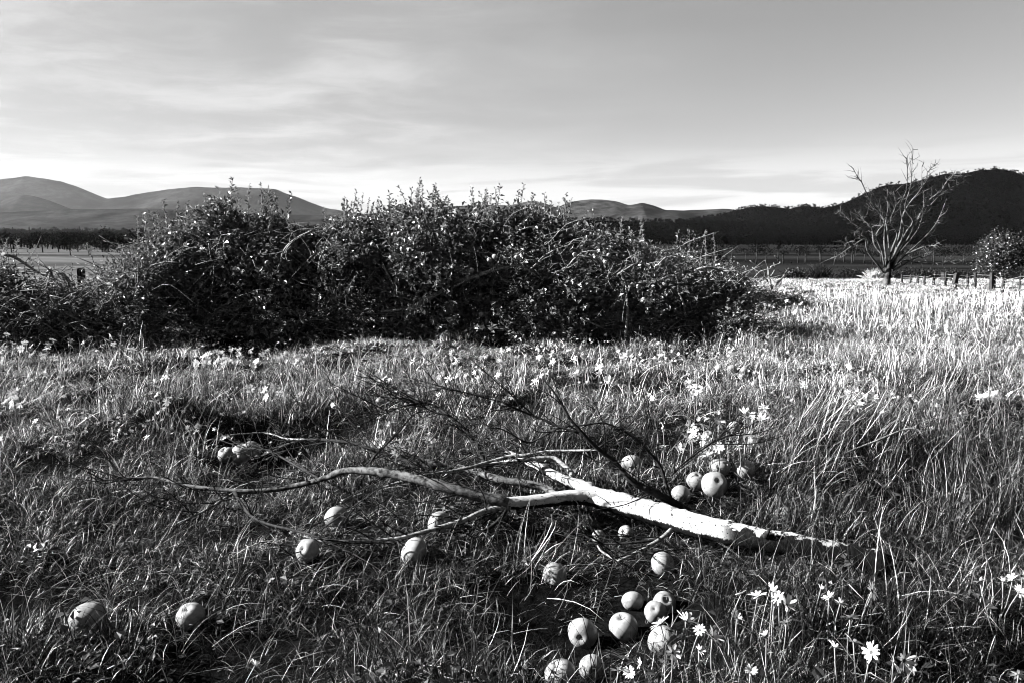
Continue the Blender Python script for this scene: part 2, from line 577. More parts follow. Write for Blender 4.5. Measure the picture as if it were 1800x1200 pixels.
def hill(name, label, sil, D, foot, m, sc, rel=0.07, nx=240, ny=34, zb=-4.0, seed=0.0, label_kind='structure'):
    """a ridge at depth D whose skyline is given in picture points, with slopes on both sides"""
    sx = np.array([p[0] for p in sil], float)
    sy = np.array([p[1] for p in sil], float)
    px = np.linspace(sx[0], sx[-1], nx)
    py = np.interp(px, sx, sy)
    k = np.ones(3) / 3
    py = np.convolve(np.pad(py, 1, mode='edge'), k, 'valid')
    ex = np.array([ray(a, b) for a, b in zip(px, py)])
    Xr, Zr = ex[:, 0] * D, CAM_H + ex[:, 2] * D
    Hh = Zr - zb
    t = np.concatenate([np.linspace(0, 1, ny), 1 + np.linspace(0.12, 0.8, 7)])
    V = np.zeros((len(t), nx, 3))
    for j, tj in enumerate(t):
        d = foot + (D - foot) * tj
        x = Xr * (0.55 * d / D + 0.45)
        if tj <= 1:
            prof = 0.42 * tj + 0.58 * tj ** 2.2
        else:
            prof = 1 - 0.75 * ((tj - 1) / 0.8) ** 1.3
        L = D * 0.10
        env = max(0.0, min(tj, 1.6 - tj)) if tj > 1 else math.sin(math.pi * min(1, tj)) ** 0.7
        rid = 1 - np.abs(wav(x / L * 2.6, np.full_like(x, d / L * 0.9), 0.5, 3.0, seed))
        z = zb + Hh * prof + rel * np.median(Hh) * env * (rid - 0.4) * (0.6 + 0.5 * wav(x / L * 6, np.full_like(x, d / L * 2), 0.5, 3.0, seed + 1))
        if tj == 1.0:
            z = Zr + 0.013 * np.median(Hh) * wav(x / L * 9, np.full_like(x, d / L), 0.5, 8.0, seed)
        if j == 0:
            z = np.full_like(x, zb - 2)
        V[j] = np.stack([x, np.full(nx, d), z], 1)
    n = len(t)
    i = np.arange(n - 1)[:, None] * nx + np.arange(nx - 1)[None]
    Q = np.stack([i, i + 1, i + nx + 1, i + nx], -1).reshape(-1, 4)
    HILL[name] = V
    return obj(name, mesh_np(name, V.reshape(-1, 3), Q, m), kind='structure', label=label, category='hill')


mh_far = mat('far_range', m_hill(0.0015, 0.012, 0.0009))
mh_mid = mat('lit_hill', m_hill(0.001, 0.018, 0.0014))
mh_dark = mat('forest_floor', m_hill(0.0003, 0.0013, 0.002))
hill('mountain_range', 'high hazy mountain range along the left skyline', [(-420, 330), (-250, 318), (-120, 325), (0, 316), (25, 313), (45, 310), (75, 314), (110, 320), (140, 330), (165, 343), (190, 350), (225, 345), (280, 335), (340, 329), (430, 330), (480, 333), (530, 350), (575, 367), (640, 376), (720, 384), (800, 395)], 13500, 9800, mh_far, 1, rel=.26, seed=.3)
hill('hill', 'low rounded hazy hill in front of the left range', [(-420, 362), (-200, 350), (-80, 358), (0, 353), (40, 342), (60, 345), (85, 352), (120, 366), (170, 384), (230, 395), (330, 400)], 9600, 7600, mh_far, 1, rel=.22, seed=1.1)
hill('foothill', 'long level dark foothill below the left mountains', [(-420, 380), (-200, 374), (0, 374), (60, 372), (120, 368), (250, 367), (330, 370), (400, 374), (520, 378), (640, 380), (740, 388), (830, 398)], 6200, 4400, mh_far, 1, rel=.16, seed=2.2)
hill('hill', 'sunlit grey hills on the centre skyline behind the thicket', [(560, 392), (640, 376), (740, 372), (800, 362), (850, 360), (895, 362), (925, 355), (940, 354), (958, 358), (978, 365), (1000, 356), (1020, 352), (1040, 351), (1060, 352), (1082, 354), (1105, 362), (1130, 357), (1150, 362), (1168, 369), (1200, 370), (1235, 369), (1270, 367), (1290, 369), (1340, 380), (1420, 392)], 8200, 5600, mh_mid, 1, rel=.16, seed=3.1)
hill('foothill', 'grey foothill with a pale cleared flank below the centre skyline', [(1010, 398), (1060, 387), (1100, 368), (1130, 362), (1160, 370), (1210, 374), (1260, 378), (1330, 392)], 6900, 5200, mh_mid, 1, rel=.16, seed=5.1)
hill('forest_ridge', 'low dark wooded ridge running behind the thicket', [(-520, 408), (-200, 409), (0, 409), (150, 408), (300, 409), (420, 408), (560, 402), (700, 396), (850, 390), (985, 387), (1080, 389), (1150, 391), (1200, 392), (1260, 394), (1400, 402), (1500, 410)], 2300, 1150, mh_dark, 1, rel=.02, seed=4.1)
hill('wooded_hill', 'dark wooded twin hill right of centre', [(1130, 402), (1200, 389), (1225, 385), (1260, 380), (1290, 371), (1320, 364), (1335, 363), (1375, 366), (1388, 368), (1402, 364), (1412, 362), (1428, 363), (1445, 369), (1490, 376), (1560, 384), (1650, 396)], 3600, 1900, mh_dark, 1, rel=.10, seed=6.1)
hill('wooded_mountain', 'big dark wooded mountain behind the bare tree', [(1320, 398), (1400, 380), (1440, 367), (1480, 358), (1520, 341), (1545, 330), (1562, 326), (1600, 323), (1630, 314), (1660, 305), (1680, 305), (1698, 304), (1720, 299), (1740, 298), (1757, 297), (1775, 302), (1800, 308), (1860, 318), (1950, 340), (2100, 352), (2300, 380)], 2900, 1300, mh_dark, 1, rel=.10, seed=7.1)

# ------------------------------------------------------------------ foliage makers
def leaf_quads(C, D, N, L, Wd, fold=0.25):
    """folded leaves: centre C, along D, facing N, length L, width Wd; returns V, T (two triangles each)"""
    D = D / (np.linalg.norm(D, axis=1)[:, None] + 1e-9)
    S = np.cross(D, N)
    S /= np.linalg.norm(S, axis=1)[:, None] + 1e-9
    U = np.cross(S, D)
    L = L[:, None]
    Wd = Wd[:, None]
    b = C
    t = C + D * L - U * L * 0.12
    m = C + D * L * 0.5
    l = m + S * Wd * .5 + U * Wd * fold
    r = m - S * Wd * .5 + U * Wd * fold
    V = np.stack([b, l, t, r], 1).reshape(-1, 3)
    i = np.arange(len(C))[:, None] * 4
    T = np.concatenate([i + np.array([[0, 2, 1]]), i + np.array([[0, 3, 2]])], 0)
    return V, T


def rand_unit(n, g=None):
    v = (g or rng).normal(size=(n, 3))
    return v / np.linalg.norm(v, axis=1)[:, None]


def shoots(O, Dr, Ln, per, leaf, g, tone_lo=0.0, tone_hi=1.0, bend=0.3):
    """leafy shoots from points O along Dr: returns leaf arrays and stem polylines"""
    n = len(O)
    Dr = Dr / np.linalg.norm(Dr, axis=1)[:, None]
    side = rand_unit(n, g)
    tt = (np.arange(per) + 0.6) / per
    P = O[:, None] + Dr[:, None] * Ln[:, None, None] * tt[None, :, None] + side[:, None] * (bend * Ln[:, None, None] * (tt ** 2)[None, :, None])
    P = P.reshape(-1, 3)
    ax = np.repeat(Dr, per, 0)
    out = rand_unit(n * per, g)
    d = out * 0.9 + ax * 0.6 + np.array([0, 0, -0.15])
    nrm = ax * 0.6 + rand_unit(n * per, g) * 0.7 + np.array([0, 0, 0.5])
    L = leaf * g.uniform(0.6, 1.25, n * per)
    V, T = leaf_quads(P, d, nrm, L, L * g.uniform(0.45, 0.65, n * per))
    tn = np.repeat(np.clip(np.repeat(g.uniform(tone_lo, tone_hi, n), per) * 0.6 + g.uniform(tone_lo, tone_hi, n * per) * 0.4, 0, 1), 4)
    return V, T, tn, side


def crown_mesh(name, m, g, blobs, nshoot, per, leaf, ln):
    """foliage spread through ellipsoid clumps (cx,cy,cz,rx,ry,rz)"""
    b = np.array(blobs, float)
    w = (b[:, 3] * b[:, 4] * b[:, 5]) ** (2 / 3)
    k = g.choice(len(b), nshoot, p=w / w.sum())
    u = rand_unit(nshoot, g)
    r = g.uniform(0.35, 1.0, nshoot) ** 0.5
    O = b[k, :3] + u * b[k, 3:] * r[:, None] * 0.9
    Dr = u + np.array([0, 0, 0.35]) + rand_unit(nshoot, g) * 0.5
    V, T, tn, _ = shoots(O, Dr, ln * g.uniform(0.5, 1.3, nshoot), per, leaf, g)
    return mesh_np(name, V, T, m, tn, False)


# far woods: small trees scattered over the hills and the edge of the plain
def tree_proto(kind, g, lf=None):
    mb = MB()
    lf = lf or 0.9
    if kind == 'gum':
        H = 1.0
        V, Q, T = tube([(0, 0, -.05), (0.01, 0, .4), (.0, .01, .75)], [.022, .016, .008], 5)
        bl = [(g.normal() * .12, g.normal() * .12, g.uniform(.5, .9), .17, .17, .12) for _ in range(7)]
    elif kind == 'cone':
        V, Q, T = tube([(0, 0, -.05), (0, 0, .9)], [.03, .008], 5)
        bl = [(g.normal() * .02, g.normal() * .02, z, .20 * (1.05 - z), .20 * (1.05 - z), .10) for z in np.linspace(.12, .95, 9)]
    else:
        V, Q, T = tube([(0, 0, -.05), (0.02, 0, .5)], [.035, .02], 5)
        bl = [(g.normal() * .17, g.normal() * .17, g.uniform(.3, .75), .22, .22, .18) for _ in range(8)]
    mb.add(V, Q, T, 0.2)
    b = np.array(bl)
    n = 230
    k = g.integers(0, len(b), n)
    u = rand_unit(n, g)
    P = b[k, :3] + u * b[k, 3:]
    L = g.uniform(.06, .12, n) * lf
    V, T = leaf_quads(P, rand_unit(n, g), u + np.array([0, 0, .4]) + .4 * rand_unit(n, g), L, L * .8)
    mb.add(V, None, T, np.repeat(np.clip(.35 + .5 * u[:, 2] * 0 + g.uniform(-.35, .5, n), 0, 1), 4))
    return mb.mesh('far_tree_' + kind, M['far_leaf'], sm=False)


gw = np.random.default_rng(5)
FARP = [tree_proto(k, gw) for k in ('gum', 'gum', 'round', 'round', 'cone', 'gum')]


def wood(name, label, V, n, size, jlo, jhi, g, ilo=0.0, ihi=1.0):
    """trees over the rows jlo..jhi of a hill grid"""
    nj, ni = V.shape[0], V.shape[1]
    fj = g.uniform(jlo, min(jhi, nj - 1.01), n)
    fi = g.uniform(ilo * (ni - 1), ihi * (ni - 1.01), n)
    j, i = fj.astype(int), fi.astype(int)
    a, b = (fj - j)[:, None], (fi - i)[:, None]
    P = (V[j, i] * (1 - a) * (1 - b) + V[j + 1, i] * a * (1 - b) + V[j, i + 1] * (1 - a) * b + V[j + 1, i + 1] * a * b)
    s = size * g.uniform(.6, 1.25, n)
    rot = np.zeros((n, 3))
    rot[:, 2] = g.uniform(0, 6.28, n)
    scl = np.stack([s * g.uniform(.9, 1.4, n)] * 2 + [s], 1)
    instancer(name, FARP, P, rot, scl, g.integers(0, len(FARP), n), np.ones(n), label, 'forest')


wood('forest', 'dark forest on the low ridge behind the thicket', HILL['forest_ridge'], 6500, 13, 2, 34, gw)
wood('forest', 'dark forest over the twin hill right of centre', HILL['wooded_hill'], 6000, 13, 3, 33, gw)
wood('forest', 'dark forest over the big mountain at right', HILL['wooded_mountain'], 12000, 11, 2, 33, gw)


def belt(name, label, x0, x1, y0, y1, n, size, g):
    """a belt of trees across the plain, given in metres"""
    x, y = g.uniform(x0, x1, n), g.uniform(y0, y1, n)
    P = np.stack([x, y, ground_h(x, y)], 1)
    s = size * g.uniform(.55, 1.2, n)
    rot = np.zeros((n, 3))
    rot[:, 2] = g.uniform(0, 6.28, n)
    scl = np.stack([s * 1.25] * 2 + [s], 1)
    instancer(name, FARP, P, rot, scl, g.integers(0, 4, n), np.ones(n), label, 'woodland')


belt('woodland', 'dark woodland belt beyond the hay paddock at left', -420, -95, 470, 640, 620, 10, gw)
belt('woodland', 'dark woodland at the foot of the big mountain', 60, 1000, 930, 1250, 1500, 12, gw)

# ------------------------------------------------------------------ single trees standing out on the plain
def far_tree(name, label, cat, px, base_py, depth, height, wid, kind, g, group=None, pale=False):
    d = ray(px, 440)
    x, y = d[0] * depth, depth
    z = float(ground_h(x, y))
    root = thing(name, (x, y, z), label, cat, group)
    H = height
    mt = M['gum'] if pale else M['dark_bark']
    lean = g.normal(0, .03, 2) * H
    if kind == 'cone':
        V, Q, T = tube([(0, 0, -.3), (0, 0, H * .9)], [.028 * H, .006 * H], 6)
        bl = [(g.normal() * .03 * H, g.normal() * .03 * H, zz * H, wid * .55 * (1.08 - zz ** 1.6), wid * .55 * (1.08 - zz ** 1.6), .10 * H) for zz in np.linspace(.10, .92, 10)]
    elif kind == 'gum':
        V, Q, T = tube([(0, 0, -.3), (lean[0] * .5, 0, H * .5), (lean[0], lean[1], H * .9)], [.034 * H, .026 * H, .008 * H], 6, .8)
        bl = [(lean[0] + g.normal() * wid * .22, lean[1] + g.normal() * wid * .22, H * g.uniform(.55, .95), wid * .26, wid * .26, H * .10) for _ in range(7)]
    else:
        V, Q, T = tube([(0, 0, -.3), (lean[0] * .3, 0, H * .25), (lean[0], lean[1], H * .7)], [.03 * H, .022 * H, .008 * H], 6, .6)
        bl = [(g.normal() * wid * .24, g.normal() * wid * .24, H * g.uniform(.32, .85), wid * .3, wid * .3, H * .15) for _ in range(9)]
    mb = MB()
    mb.add(V, Q, T)
    obj('trunk', mb.mesh('trunk', mt), root)
    mb = MB()
    for _ in range(5):
        b = bl[g.integers(0, len(bl))]
        s = np.array([lean[0] * .4, 0, H * (.35 if kind != 'gum' else .5)])
        e = np.array(b[:3])
        V, Q, T = tube([s, (s + e) / 2 + g.normal(0, .03 * H, 3), e], [.009 * H, .006 * H, .002 * H], 4, 1.0)
        mb.add(V, Q, T)
    obj('branches', mb.mesh('branches', mt), root, kind='stuff')
    n = 620 if kind != 'gum' else 420
    me = crown_mesh('crown', M['far_leaf'], g, bl, n // 4, 4, H * .055, H * .06)
    obj('crown', me, root, kind='stuff')
    return root


gt = np.random.default_rng(8)
ORD = ['first', 'second', 'third', 'fourth', 'fifth', 'sixth', 'seventh', 'eighth', 'ninth', 'tenth', 'eleventh', 'twelfth', 'thirteenth', 'fourteenth', 'fifteenth', 'sixteenth', 'seventeenth', 'eighteenth', 'nineteenth', 'twentieth', 'twenty-first', 'twenty-second', 'twenty-third', 'twenty-fourth']
LT = [(20, 300, 9, 9, 'round', 'dark round tree at the far left of the paddock tree line'),
      (48, 300, 8, 9, 'round', 'broad dark tree second from the left in the paddock tree line'),
      (75, 310, 9.5, 8, 'round', 'dark tree in the paddock tree line, third from left'),
      (103, 305, 8.5, 8, 'round', 'low dark tree in the paddock tree line left of the lone small tree'),
      (123, 245, 6, 6, 'round', 'small loose tree standing alone out in the hay paddock'),
      (156, 235, 7.5, 7, 'round', 'small thin-stemmed tree nearest the post in the hay paddock'),
      (180, 320, 10.5, 6, 'cone', 'tall dark conifer at the right end of the paddock tree line'),
      (190, 330, 11, 6, 'cone', 'second tall dark conifer close beside the first in the paddock'),
      (206, 290, 7.6, 5.5, 'cone', 'dark pointed conifer standing alone in the hay paddock'),
      (229, 300, 9, 5.5, 'round', 'dark oval tree right of the lone conifer by the thicket'),
      (137, 330, 9, 9, 'round', 'dark tree behind the small loose paddock tree')]
for px, dep, H, w, k, lab in LT:
    far_tree('paddock_tree', lab, 'tree', px, 442, dep, H, w, k, gt, 'trees along the hay paddock')
gums = [1265, 1287, 1305, 1330, 1337, 1348, 1369, 1380, 1397, 1417, 1421, 1440, 1452, 1468, 1482, 1495, 1507, 1518, 1531, 1546, 1580, 1600, 1640, 1665, 1690]
for i, px in enumerate(gums):
    tall = px == 1369
    lab = 'pale tall bare trunk standing above the gum row' if tall else '%s pale-trunked gum tree from the left in the row across the pasture' % ORD[i if i < 6 else i - 1]
    far_tree('gum_tree', lab, 'tree', px + gt.normal(0, 4.5), 462, 160 + gt.uniform(-8, 26), 4.9 if tall else gt.uniform(3.4, 4.6), 3.2 if not tall else .8, 'gum', gt, None if tall else 'row of gum trees across the pasture', True)
for i, (px, dep, H, w) in enumerate([(1600, 215, 6, 8), (1640, 205, 6.4, 8), (1672, 200, 5.4, 7), (1700, 190, 5, 7), (1790, 150, 5.2, 7), (1830, 150, 5.4, 7)]):
    far_tree('dark_tree', ['dark low tree behind the right branches of the bare tree', 'dark low tree in the gap right of the bare tree', 'dark low tree between the bare tree and the leafy apple tree', 'dark low tree just left of the leafy apple tree', 'dark tree at the right edge behind the leafy apple tree', 'dark tree beyond the right edge behind the fence'][i], 'tree', px, 462, dep, H, w, 'round', gt)

# ------------------------------------------------------------------ the overgrown row of fallen apple trees
ENV = np.array([(-120, 455), (-60, 462), (0, 466), (30, 478), (60, 488), (100, 498), (140, 503), (170, 496), (200, 478), (225, 458), (250, 438), (275, 424), (300, 408), (330, 410), (355, 396), (375, 370), (400, 358), (425, 368), (455, 372), (480, 378), (510, 396), (540, 412), (570, 410), (600, 398), (630, 380), (660, 385), (690, 374), (720, 370), (750, 362), (780, 368), (810, 374), (845, 368), (875, 362), (900, 370), (930, 376), (960, 394), (985, 396), (1010, 412), (1040, 416), (1070, 420), (1100, 427), (1130, 438), (1160, 447), (1190, 452), (1220, 455), (1250, 467), (1280, 478), (1310, 494), (1340, 504), (1370, 514), (1410, 526)], float)


def env_z(px, D):
    py = np.interp(px, ENV[:, 0], ENV[:, 1])
    # height at depth D of the sight line through (px, py)
    dz = -np.sin(PITCH) - (py - 600) / FPX * np.cos(PITCH)
    dy = np.cos(PITCH) - (py - 600) / FPX * np.sin(PITCH)
    return CAM_H + dz / dy * D


HANG = []          # where apples can hang


def thicket_tree(label, x0, x1, D, half, nshoot, ntwig, nsprout, limbs, seed, leaf=0.074, dens_low=0.34, mat_leaf='leaf'):
    g = np.random.default_rng(seed)
    kx = lambda px, y: (px - 900) / FPX * (y / math.cos(PITCH)) * 1.0
    pm = (x0 + x1) / 2
    bx = (pm - 900) / FPX * D
    base = np.array([bx, D, float(ground_h(bx, D))])
    root = thing('apple_tree', base, label, 'apple tree', 'overgrown fallen apple trees in the row')
    # stump and main stems inside the mass
    mb = MB()
    top = env_z(np.array([pm]), D)[0]
    V, Q, T = tube([base - [0, 0, .2], base + [0.05, 0, .25], base + [.12, .05, .5]], [.13, .10, .08], 10, .08, .05)
    mb.add(V, Q, T)
    obj('trunk', mb.mesh('trunk', M['grey_bark'], base), root)
    for s in range(5):
        px = g.uniform(x0, x1)
        tz = env_z(np.array([px]), D)[0]
        e = np.array([(px - 900) / FPX * D * 1.01, D + g.uniform(-.7, .7) * half, max(.4, tz * g.uniform(.6, .85))])
        s0 = base + [0, 0, .3]
        md = (s0 + e) / 2 + np.array([g.normal(0, .1), g.normal(0, .1), .18])
        mb = MB()
        V, Q, T = tube([s0, md, e], [.055, .035, .012], 7, .08, .05, .3)
        mb.add(V, Q, T)
        obj('stem', mb.mesh('stem', M['bark'], base), root)
    # limbs traced from the picture, lying over the front of the mass
    for pts, r0, dd in limbs:
        P = [at(px, py, D - half * .92 + dd + g.normal(0, .04)) for px, py in pts]
        rr = np.linspace(r0, r0 * .45, len(P)) * D / FPX
        V, Q, T = tube(P, rr, 6, .05, .06, .3)
        mb = MB()
        mb.add(V, Q, T)
        for _ in range(len(P) * 2):
            k = g.integers(0, len(P) - 1)
            s = np.array(P[k]) * .5 + np.array(P[k + 1]) * .5
            e = s + g.normal(0, .14, 3) + [0, -.04, .03]
            V, Q, T = tube([s, (s + e) / 2 + g.normal(0, .03, 3), e], [.005, .004, .002], 4, .06)
            mb.add(V, Q, T)
        obj('limb', mb.mesh('limb', M['bark'], base), root)
    # bare tangled twigs, mostly low and in front
    mb = MB()
    for _ in range(int(ntwig * 2.6)):
        px = g.uniform(x0 - 8, x1 + 8)
        f = g.uniform(.02, .8) ** 1.2
        tz = env_z(np.array([px]), D)[0]
        v = -g.uniform(.25, 1.0) if g.random() < .75 else g.uniform(-.2, .9)
        w = math.sqrt(max(0.02, 1 - (f * .92) ** 2.5))
        y = D + v * half * w
        s = np.array([(px - 900) / FPX * y, y, f * tz])
        a = g.uniform(0, 6.28)
        L = g.uniform(.2, .85)
        dirn = np.array([math.cos(a), -abs(math.sin(a)) * .35, g.uniform(-.35, .75)])
        e = s + dirn * L
        e[2] = max(e[2], .02)
        md = (s + e) / 2 + np.array([g.normal(0, .05), g.normal(0, .05), g.uniform(.0, .22) * L])
        q1 = (s + md) / 2 + g.normal(0, .03, 3)
        r = g.uniform(.0035, .0105)
        V, Q, T = tube([s, q1, md, e], [r, r * .9, r * .75, r * .4], 4, .10)
        mb.add(V, Q, T)
    obj('twigs', mb.mesh('twigs', M['bark'], base), root, kind='stuff')
    # leafy shoots
    px = g.uniform(x0 - 10, x1 + 10, nshoot)
    f = g.uniform(0.03, 1, nshoot) ** .8
    keep = (f > .42) | (g.random(nshoot) < dens_low)
    hole = wav(px / 22.0, f * 6.0, .6, 2.5, seed + 3.0) < -.30
    keep &= ~hole | (g.random(nshoot) < .15)
    px, f = px[keep], f[keep]
    n = len(px)
    v = g.uniform(-1, 1, n)
    front = g.random(n) < .55
    v = np.where(front, -np.abs(v) ** .45, v)
    w = np.sqrt(np.maximum(.03, 1 - (f * .96) ** 2.6))
    lump = 1 + .38 * wav(px / 26.0, f * 5, .5, 2.5, seed)
    y = D + v * half * w * lump
    tz = env_z(px, D) * (1 - .13 * np.maximum(0, wav(px / 12.0, px * 0, .5, 3.0, seed)))
    O = np.stack([(px - 900) / FPX * y / (1 - 0 * y), y, np.maximum(.04, f * tz * .96 - .08)], 1)
    Dr = np.stack([g.normal(0, .5, n), v * .7 * w + g.normal(0, .3, n), .35 + .8 * f + g.normal(0, .3, n)], 1)
    Ln = g.uniform(.12, .34, n)
    V, T, tn, side = shoots(O, Dr, Ln, 9, leaf, g)
    mbl = MB()
    mbl.add(V, None, T, tn)
    # upright water sprouts breaking the skyline
    ms = MB()
    pxs = g.uniform(x0, x1, nsprout)
    for p in pxs:
        tz = env_z(np.array([p]), D)[0]
        y = D + g.uniform(-.35, .35) * half
        s = np.array([(p - 900) / FPX * y, y, tz - .28])
        L = g.uniform(.38, .72)
        e = s + np.array([g.normal(0, .09), g.normal(0, .06), L])
        md = (s + e) / 2 + g.normal(0, .025, 3)
        V, Q, T = tube([s, md, e], [.007, .005, .003], 4, .08)
        ms.add(V, Q, T)
        k = int(L / .019)
        t = np.linspace(.15, 1, k)[:, None]
        C = s * (1 - t) ** 2 + 2 * md * t * (1 - t) + e * t ** 2
        d = rand_unit(k, g) * np.array([1, 1, .4]) + np.array([0, 0, .55])
        Ll = leaf * g.uniform(.6, 1.1, k) * (1.1 - .35 * t[:, 0])
        V, T = leaf_quads(C, d, rand_unit(k, g) + np.array([0, 0, .9]), Ll, Ll * .55)
        mbl.add(V, None, T, np.repeat(g.uniform(.2, 1, k), 4))
    if ms.n:
        obj('sprouts', ms.mesh('sprouts', M['bark'], base), root, kind='stuff')
    obj('crown', mbl.mesh('crown', M[mat_leaf], base, False), root, kind='stuff')
    return root


LIMBS = {
    1: [([(5, 447), (25, 452), (60, 475), (78, 485)], 3.2, 0.0), ([(85, 487), (87, 472), (90, 480), (96, 495)], 3.5, 0), ([(96, 480), (112, 482), (120, 492), (122, 505)], 3.0, 0)],
    2: [([(172, 487), (185, 497), (200, 500), (212, 490), (220, 484), (226, 495), (230, 510)], 3.0, 0), ([(158, 548), (175, 540), (195, 528), (203, 510), (210, 494)], 2.5, -.05), ([(108, 548), (130, 558), (150, 572), (170, 585)], 3.0, -.1)],
    3: [([(245, 590), (250, 570), (285, 552), (315, 530)], 3.0, -.1), ([(310, 520), (340, 500), (362, 478), (388, 452)], 2.0, 0), ([(318, 512), (345, 492), (370, 468), (392, 450)], 1.6, .05), ([(335, 528), (350, 510), (362, 495)], 2.0, -.05), ([(250, 570), (262, 555), (290, 545)], 2.2, -.12)],
    4: [([(385, 547), (415, 545), (440, 533), (480, 527)], 3.4, -.1), ([(440, 485), (480, 482), (492, 465), (500, 440), (520, 420), (550, 405)], 2.4, 0), ([(497, 450), (510, 430), (530, 412)], 1.6, -.05), ([(560, 480), (563, 455), (570, 440)], 2.2, -.05), ([(575, 520), (585, 490), (578, 465)], 2.0, -.05), ([(376, 547), (400, 534), (418, 528)], 2.2, -.12)],
    5: [([(720, 548), (740, 532), (770, 516), (800, 498), (830, 488), (860, 478), (875, 465)], 4.2, -.15), ([(672, 465), (683, 485), (693, 508)], 2.2, -.05), ([(670, 548), (700, 545), (722, 540)], 2.4, -.12), ([(632, 520), (642, 500), (652, 484)], 1.8, 0), ([(775, 448), (782, 470), (780, 482)], 1.8, 0)],
    6: [([(795, 505), (825, 490), (855, 478), (890, 470), (915, 468), (950, 490)], 2.6, -.2), ([(900, 468), (930, 475), (955, 452), (975, 440)], 2.4, -.1), ([(880, 490), (900, 497), (935, 496)], 2.2, -.12), ([(905, 540), (922, 530), (950, 532), (955, 520)], 2.0, -.15), ([(860, 480), (885, 455), (910, 462), (925, 466)], 1.6, -.15)],
    7: [([(990, 478), (1002, 465), (1015, 452), (1040, 453)], 2.6, -.1), ([(945, 540), (980, 530), (1020, 525), (1060, 524)], 2.4, -.15), ([(1052, 500), (1075, 490), (1110, 468), (1125, 463)], 2.6, -.1), ([(1060, 520), (1068, 492), (1070, 480), (1085, 485)], 1.8, -.15), ([(1020, 560), (1045, 570), (1060, 578)], 2.0, -.25)],
    8: [([(1105, 505), (1125, 498), (1150, 498), (1165, 490), (1195, 480)], 2.8, -.15), ([(1100, 590), (1103, 545), (1100, 500), (1090, 480)], 2.2, -.2), ([(1150, 492), (1158, 465), (1172, 452)], 2.0, -.05), ([(1185, 505), (1200, 530), (1205, 560)], 2.2, -.2), ([(1195, 500), (1215, 480), (1245, 470), (1290, 485)], 2.4, -.1), ([(1220, 520), (1250, 505), (1285, 488)], 2.2, -.1), ([(1205, 520), (1240, 524), (1270, 505), (1290, 485)], 2.0, -.15)],
}
thicket_tree('low fallen apple tree tangle at the left edge of the thicket', -110, 115, 9.7, .75, 1700, 260, 10, LIMBS[1], 101, .058, .8)
thicket_tree('low sprawl of arching bare stems beside the lone post', 105, 262, 10.0, .75, 1300, 260, 4, LIMBS[2], 102, .055, .75)
thicket_tree('rounded apple tree forming the left shoulder of the thicket', 248, 420, 10.9, 1.1, 4200, 260, 16, LIMBS[3], 103)
thicket_tree('tall leafy apple tree with bare limbs left of centre', 405, 610, 11.1, 1.2, 4600, 260, 18, LIMBS[4], 104)
thicket_tree('leafy apple tree in the middle with a long slanting limb', 595, 790, 11.2, 1.25, 5000, 240, 26, LIMBS[5], 105)
thicket_tree('highest apple tree with upright sprouts right of middle', 775, 965, 11.2, 1.25, 5000, 240, 26, LIMBS[6], 106)
thicket_tree('lower apple tree sloping down right of the highest one', 950, 1125, 11.0, 1.15, 4000, 260, 18, LIMBS[7], 107)
thicket_tree('ragged apple tree at the right end full of bare limbs', 1110, 1300, 10.8, 1.0, 3200, 330, 8, LIMBS[8], 108, .056, .6)


def brush():
    g = np.random.default_rng(33)
    b = on(1350, 545)
    b[1] += .3
    root = thing('brush_heap', b, 'low heap of cut bare sticks at the right end of the thicket', 'brush heap')
    mb = MB()
    for _ in range(170):
        px = g.uniform(1285, 1425)
        f = g.uniform(.02, .8)
        y = b[1] + g.uniform(-.5, .9)
        tz = max(.15, env_z(np.array([px]), y)[0])
        s = np.array([(px - 900) / FPX * y, y, f * tz])
        a = g.uniform(0, 6.28)
        L = g.uniform(.2, .6)
        e = s + np.array([math.cos(a), -abs(math.sin(a)) * .4, g.uniform(-.2, .8)]) * L
        r = g.uniform(.003, .009)
        V, Q, T = tube([s, (s + e) / 2 + g.normal(0, .04, 3), e], [r, r * .8, r * .4], 5, .1)
        mb.add(V, Q, T)
    obj('sticks', mb.mesh('sticks', M['bark'], b), root, kind='stuff')
    for pts, r in [([(1335, 495), (1345, 480), (1318, 458)], 2), ([(1355, 470), (1372, 462), (1362, 450)], 2), ([(1357, 508), (1352, 490), (1350, 470), (1345, 458)], 2.4), ([(1352, 490), (1362, 475), (1360, 462)], 1.8), ([(1365, 500), (1378, 485), (1386, 472)], 2.2), ([(1310, 485), (1300, 470), (1296, 462)], 1.6), ([(1350, 495), (1335, 480), (1322, 470)], 1.6)]:
        P = [at(px, py, b[1] + g.uniform(-.2, .2)) for px, py in pts]
        m2 = MB()
        V, Q, T = tube(P, np.linspace(r, r * .4, len(P)) * b[1] / FPX, 6, .06, .06, .3)
        m2.add(V, Q, T)
        obj('stick', m2.mesh('stick', M['bark'], b), root)
    n = 900
    px = g.uniform(1285, 1415, n)
    y = b[1] + g.uniform(-.5, .8, n)
    tz = np.maximum(.1, env_z(px, y))
    O = np.stack([(px - 900) / FPX * y, y, g.uniform(.03, .8, n) * tz], 1)
    V, T, tn, _ = shoots(O, rand_unit(n, g) + [0, 0, .5], g.uniform(.08, .2, n), 5, .05, g)
    m3 = MB()
    m3.add(V - b, None, T, tn)
    obj('withered_leaves', m3.mesh('withered_leaves', M['leaf'], (0, 0, 0), False), root, kind='stuff')


brush()


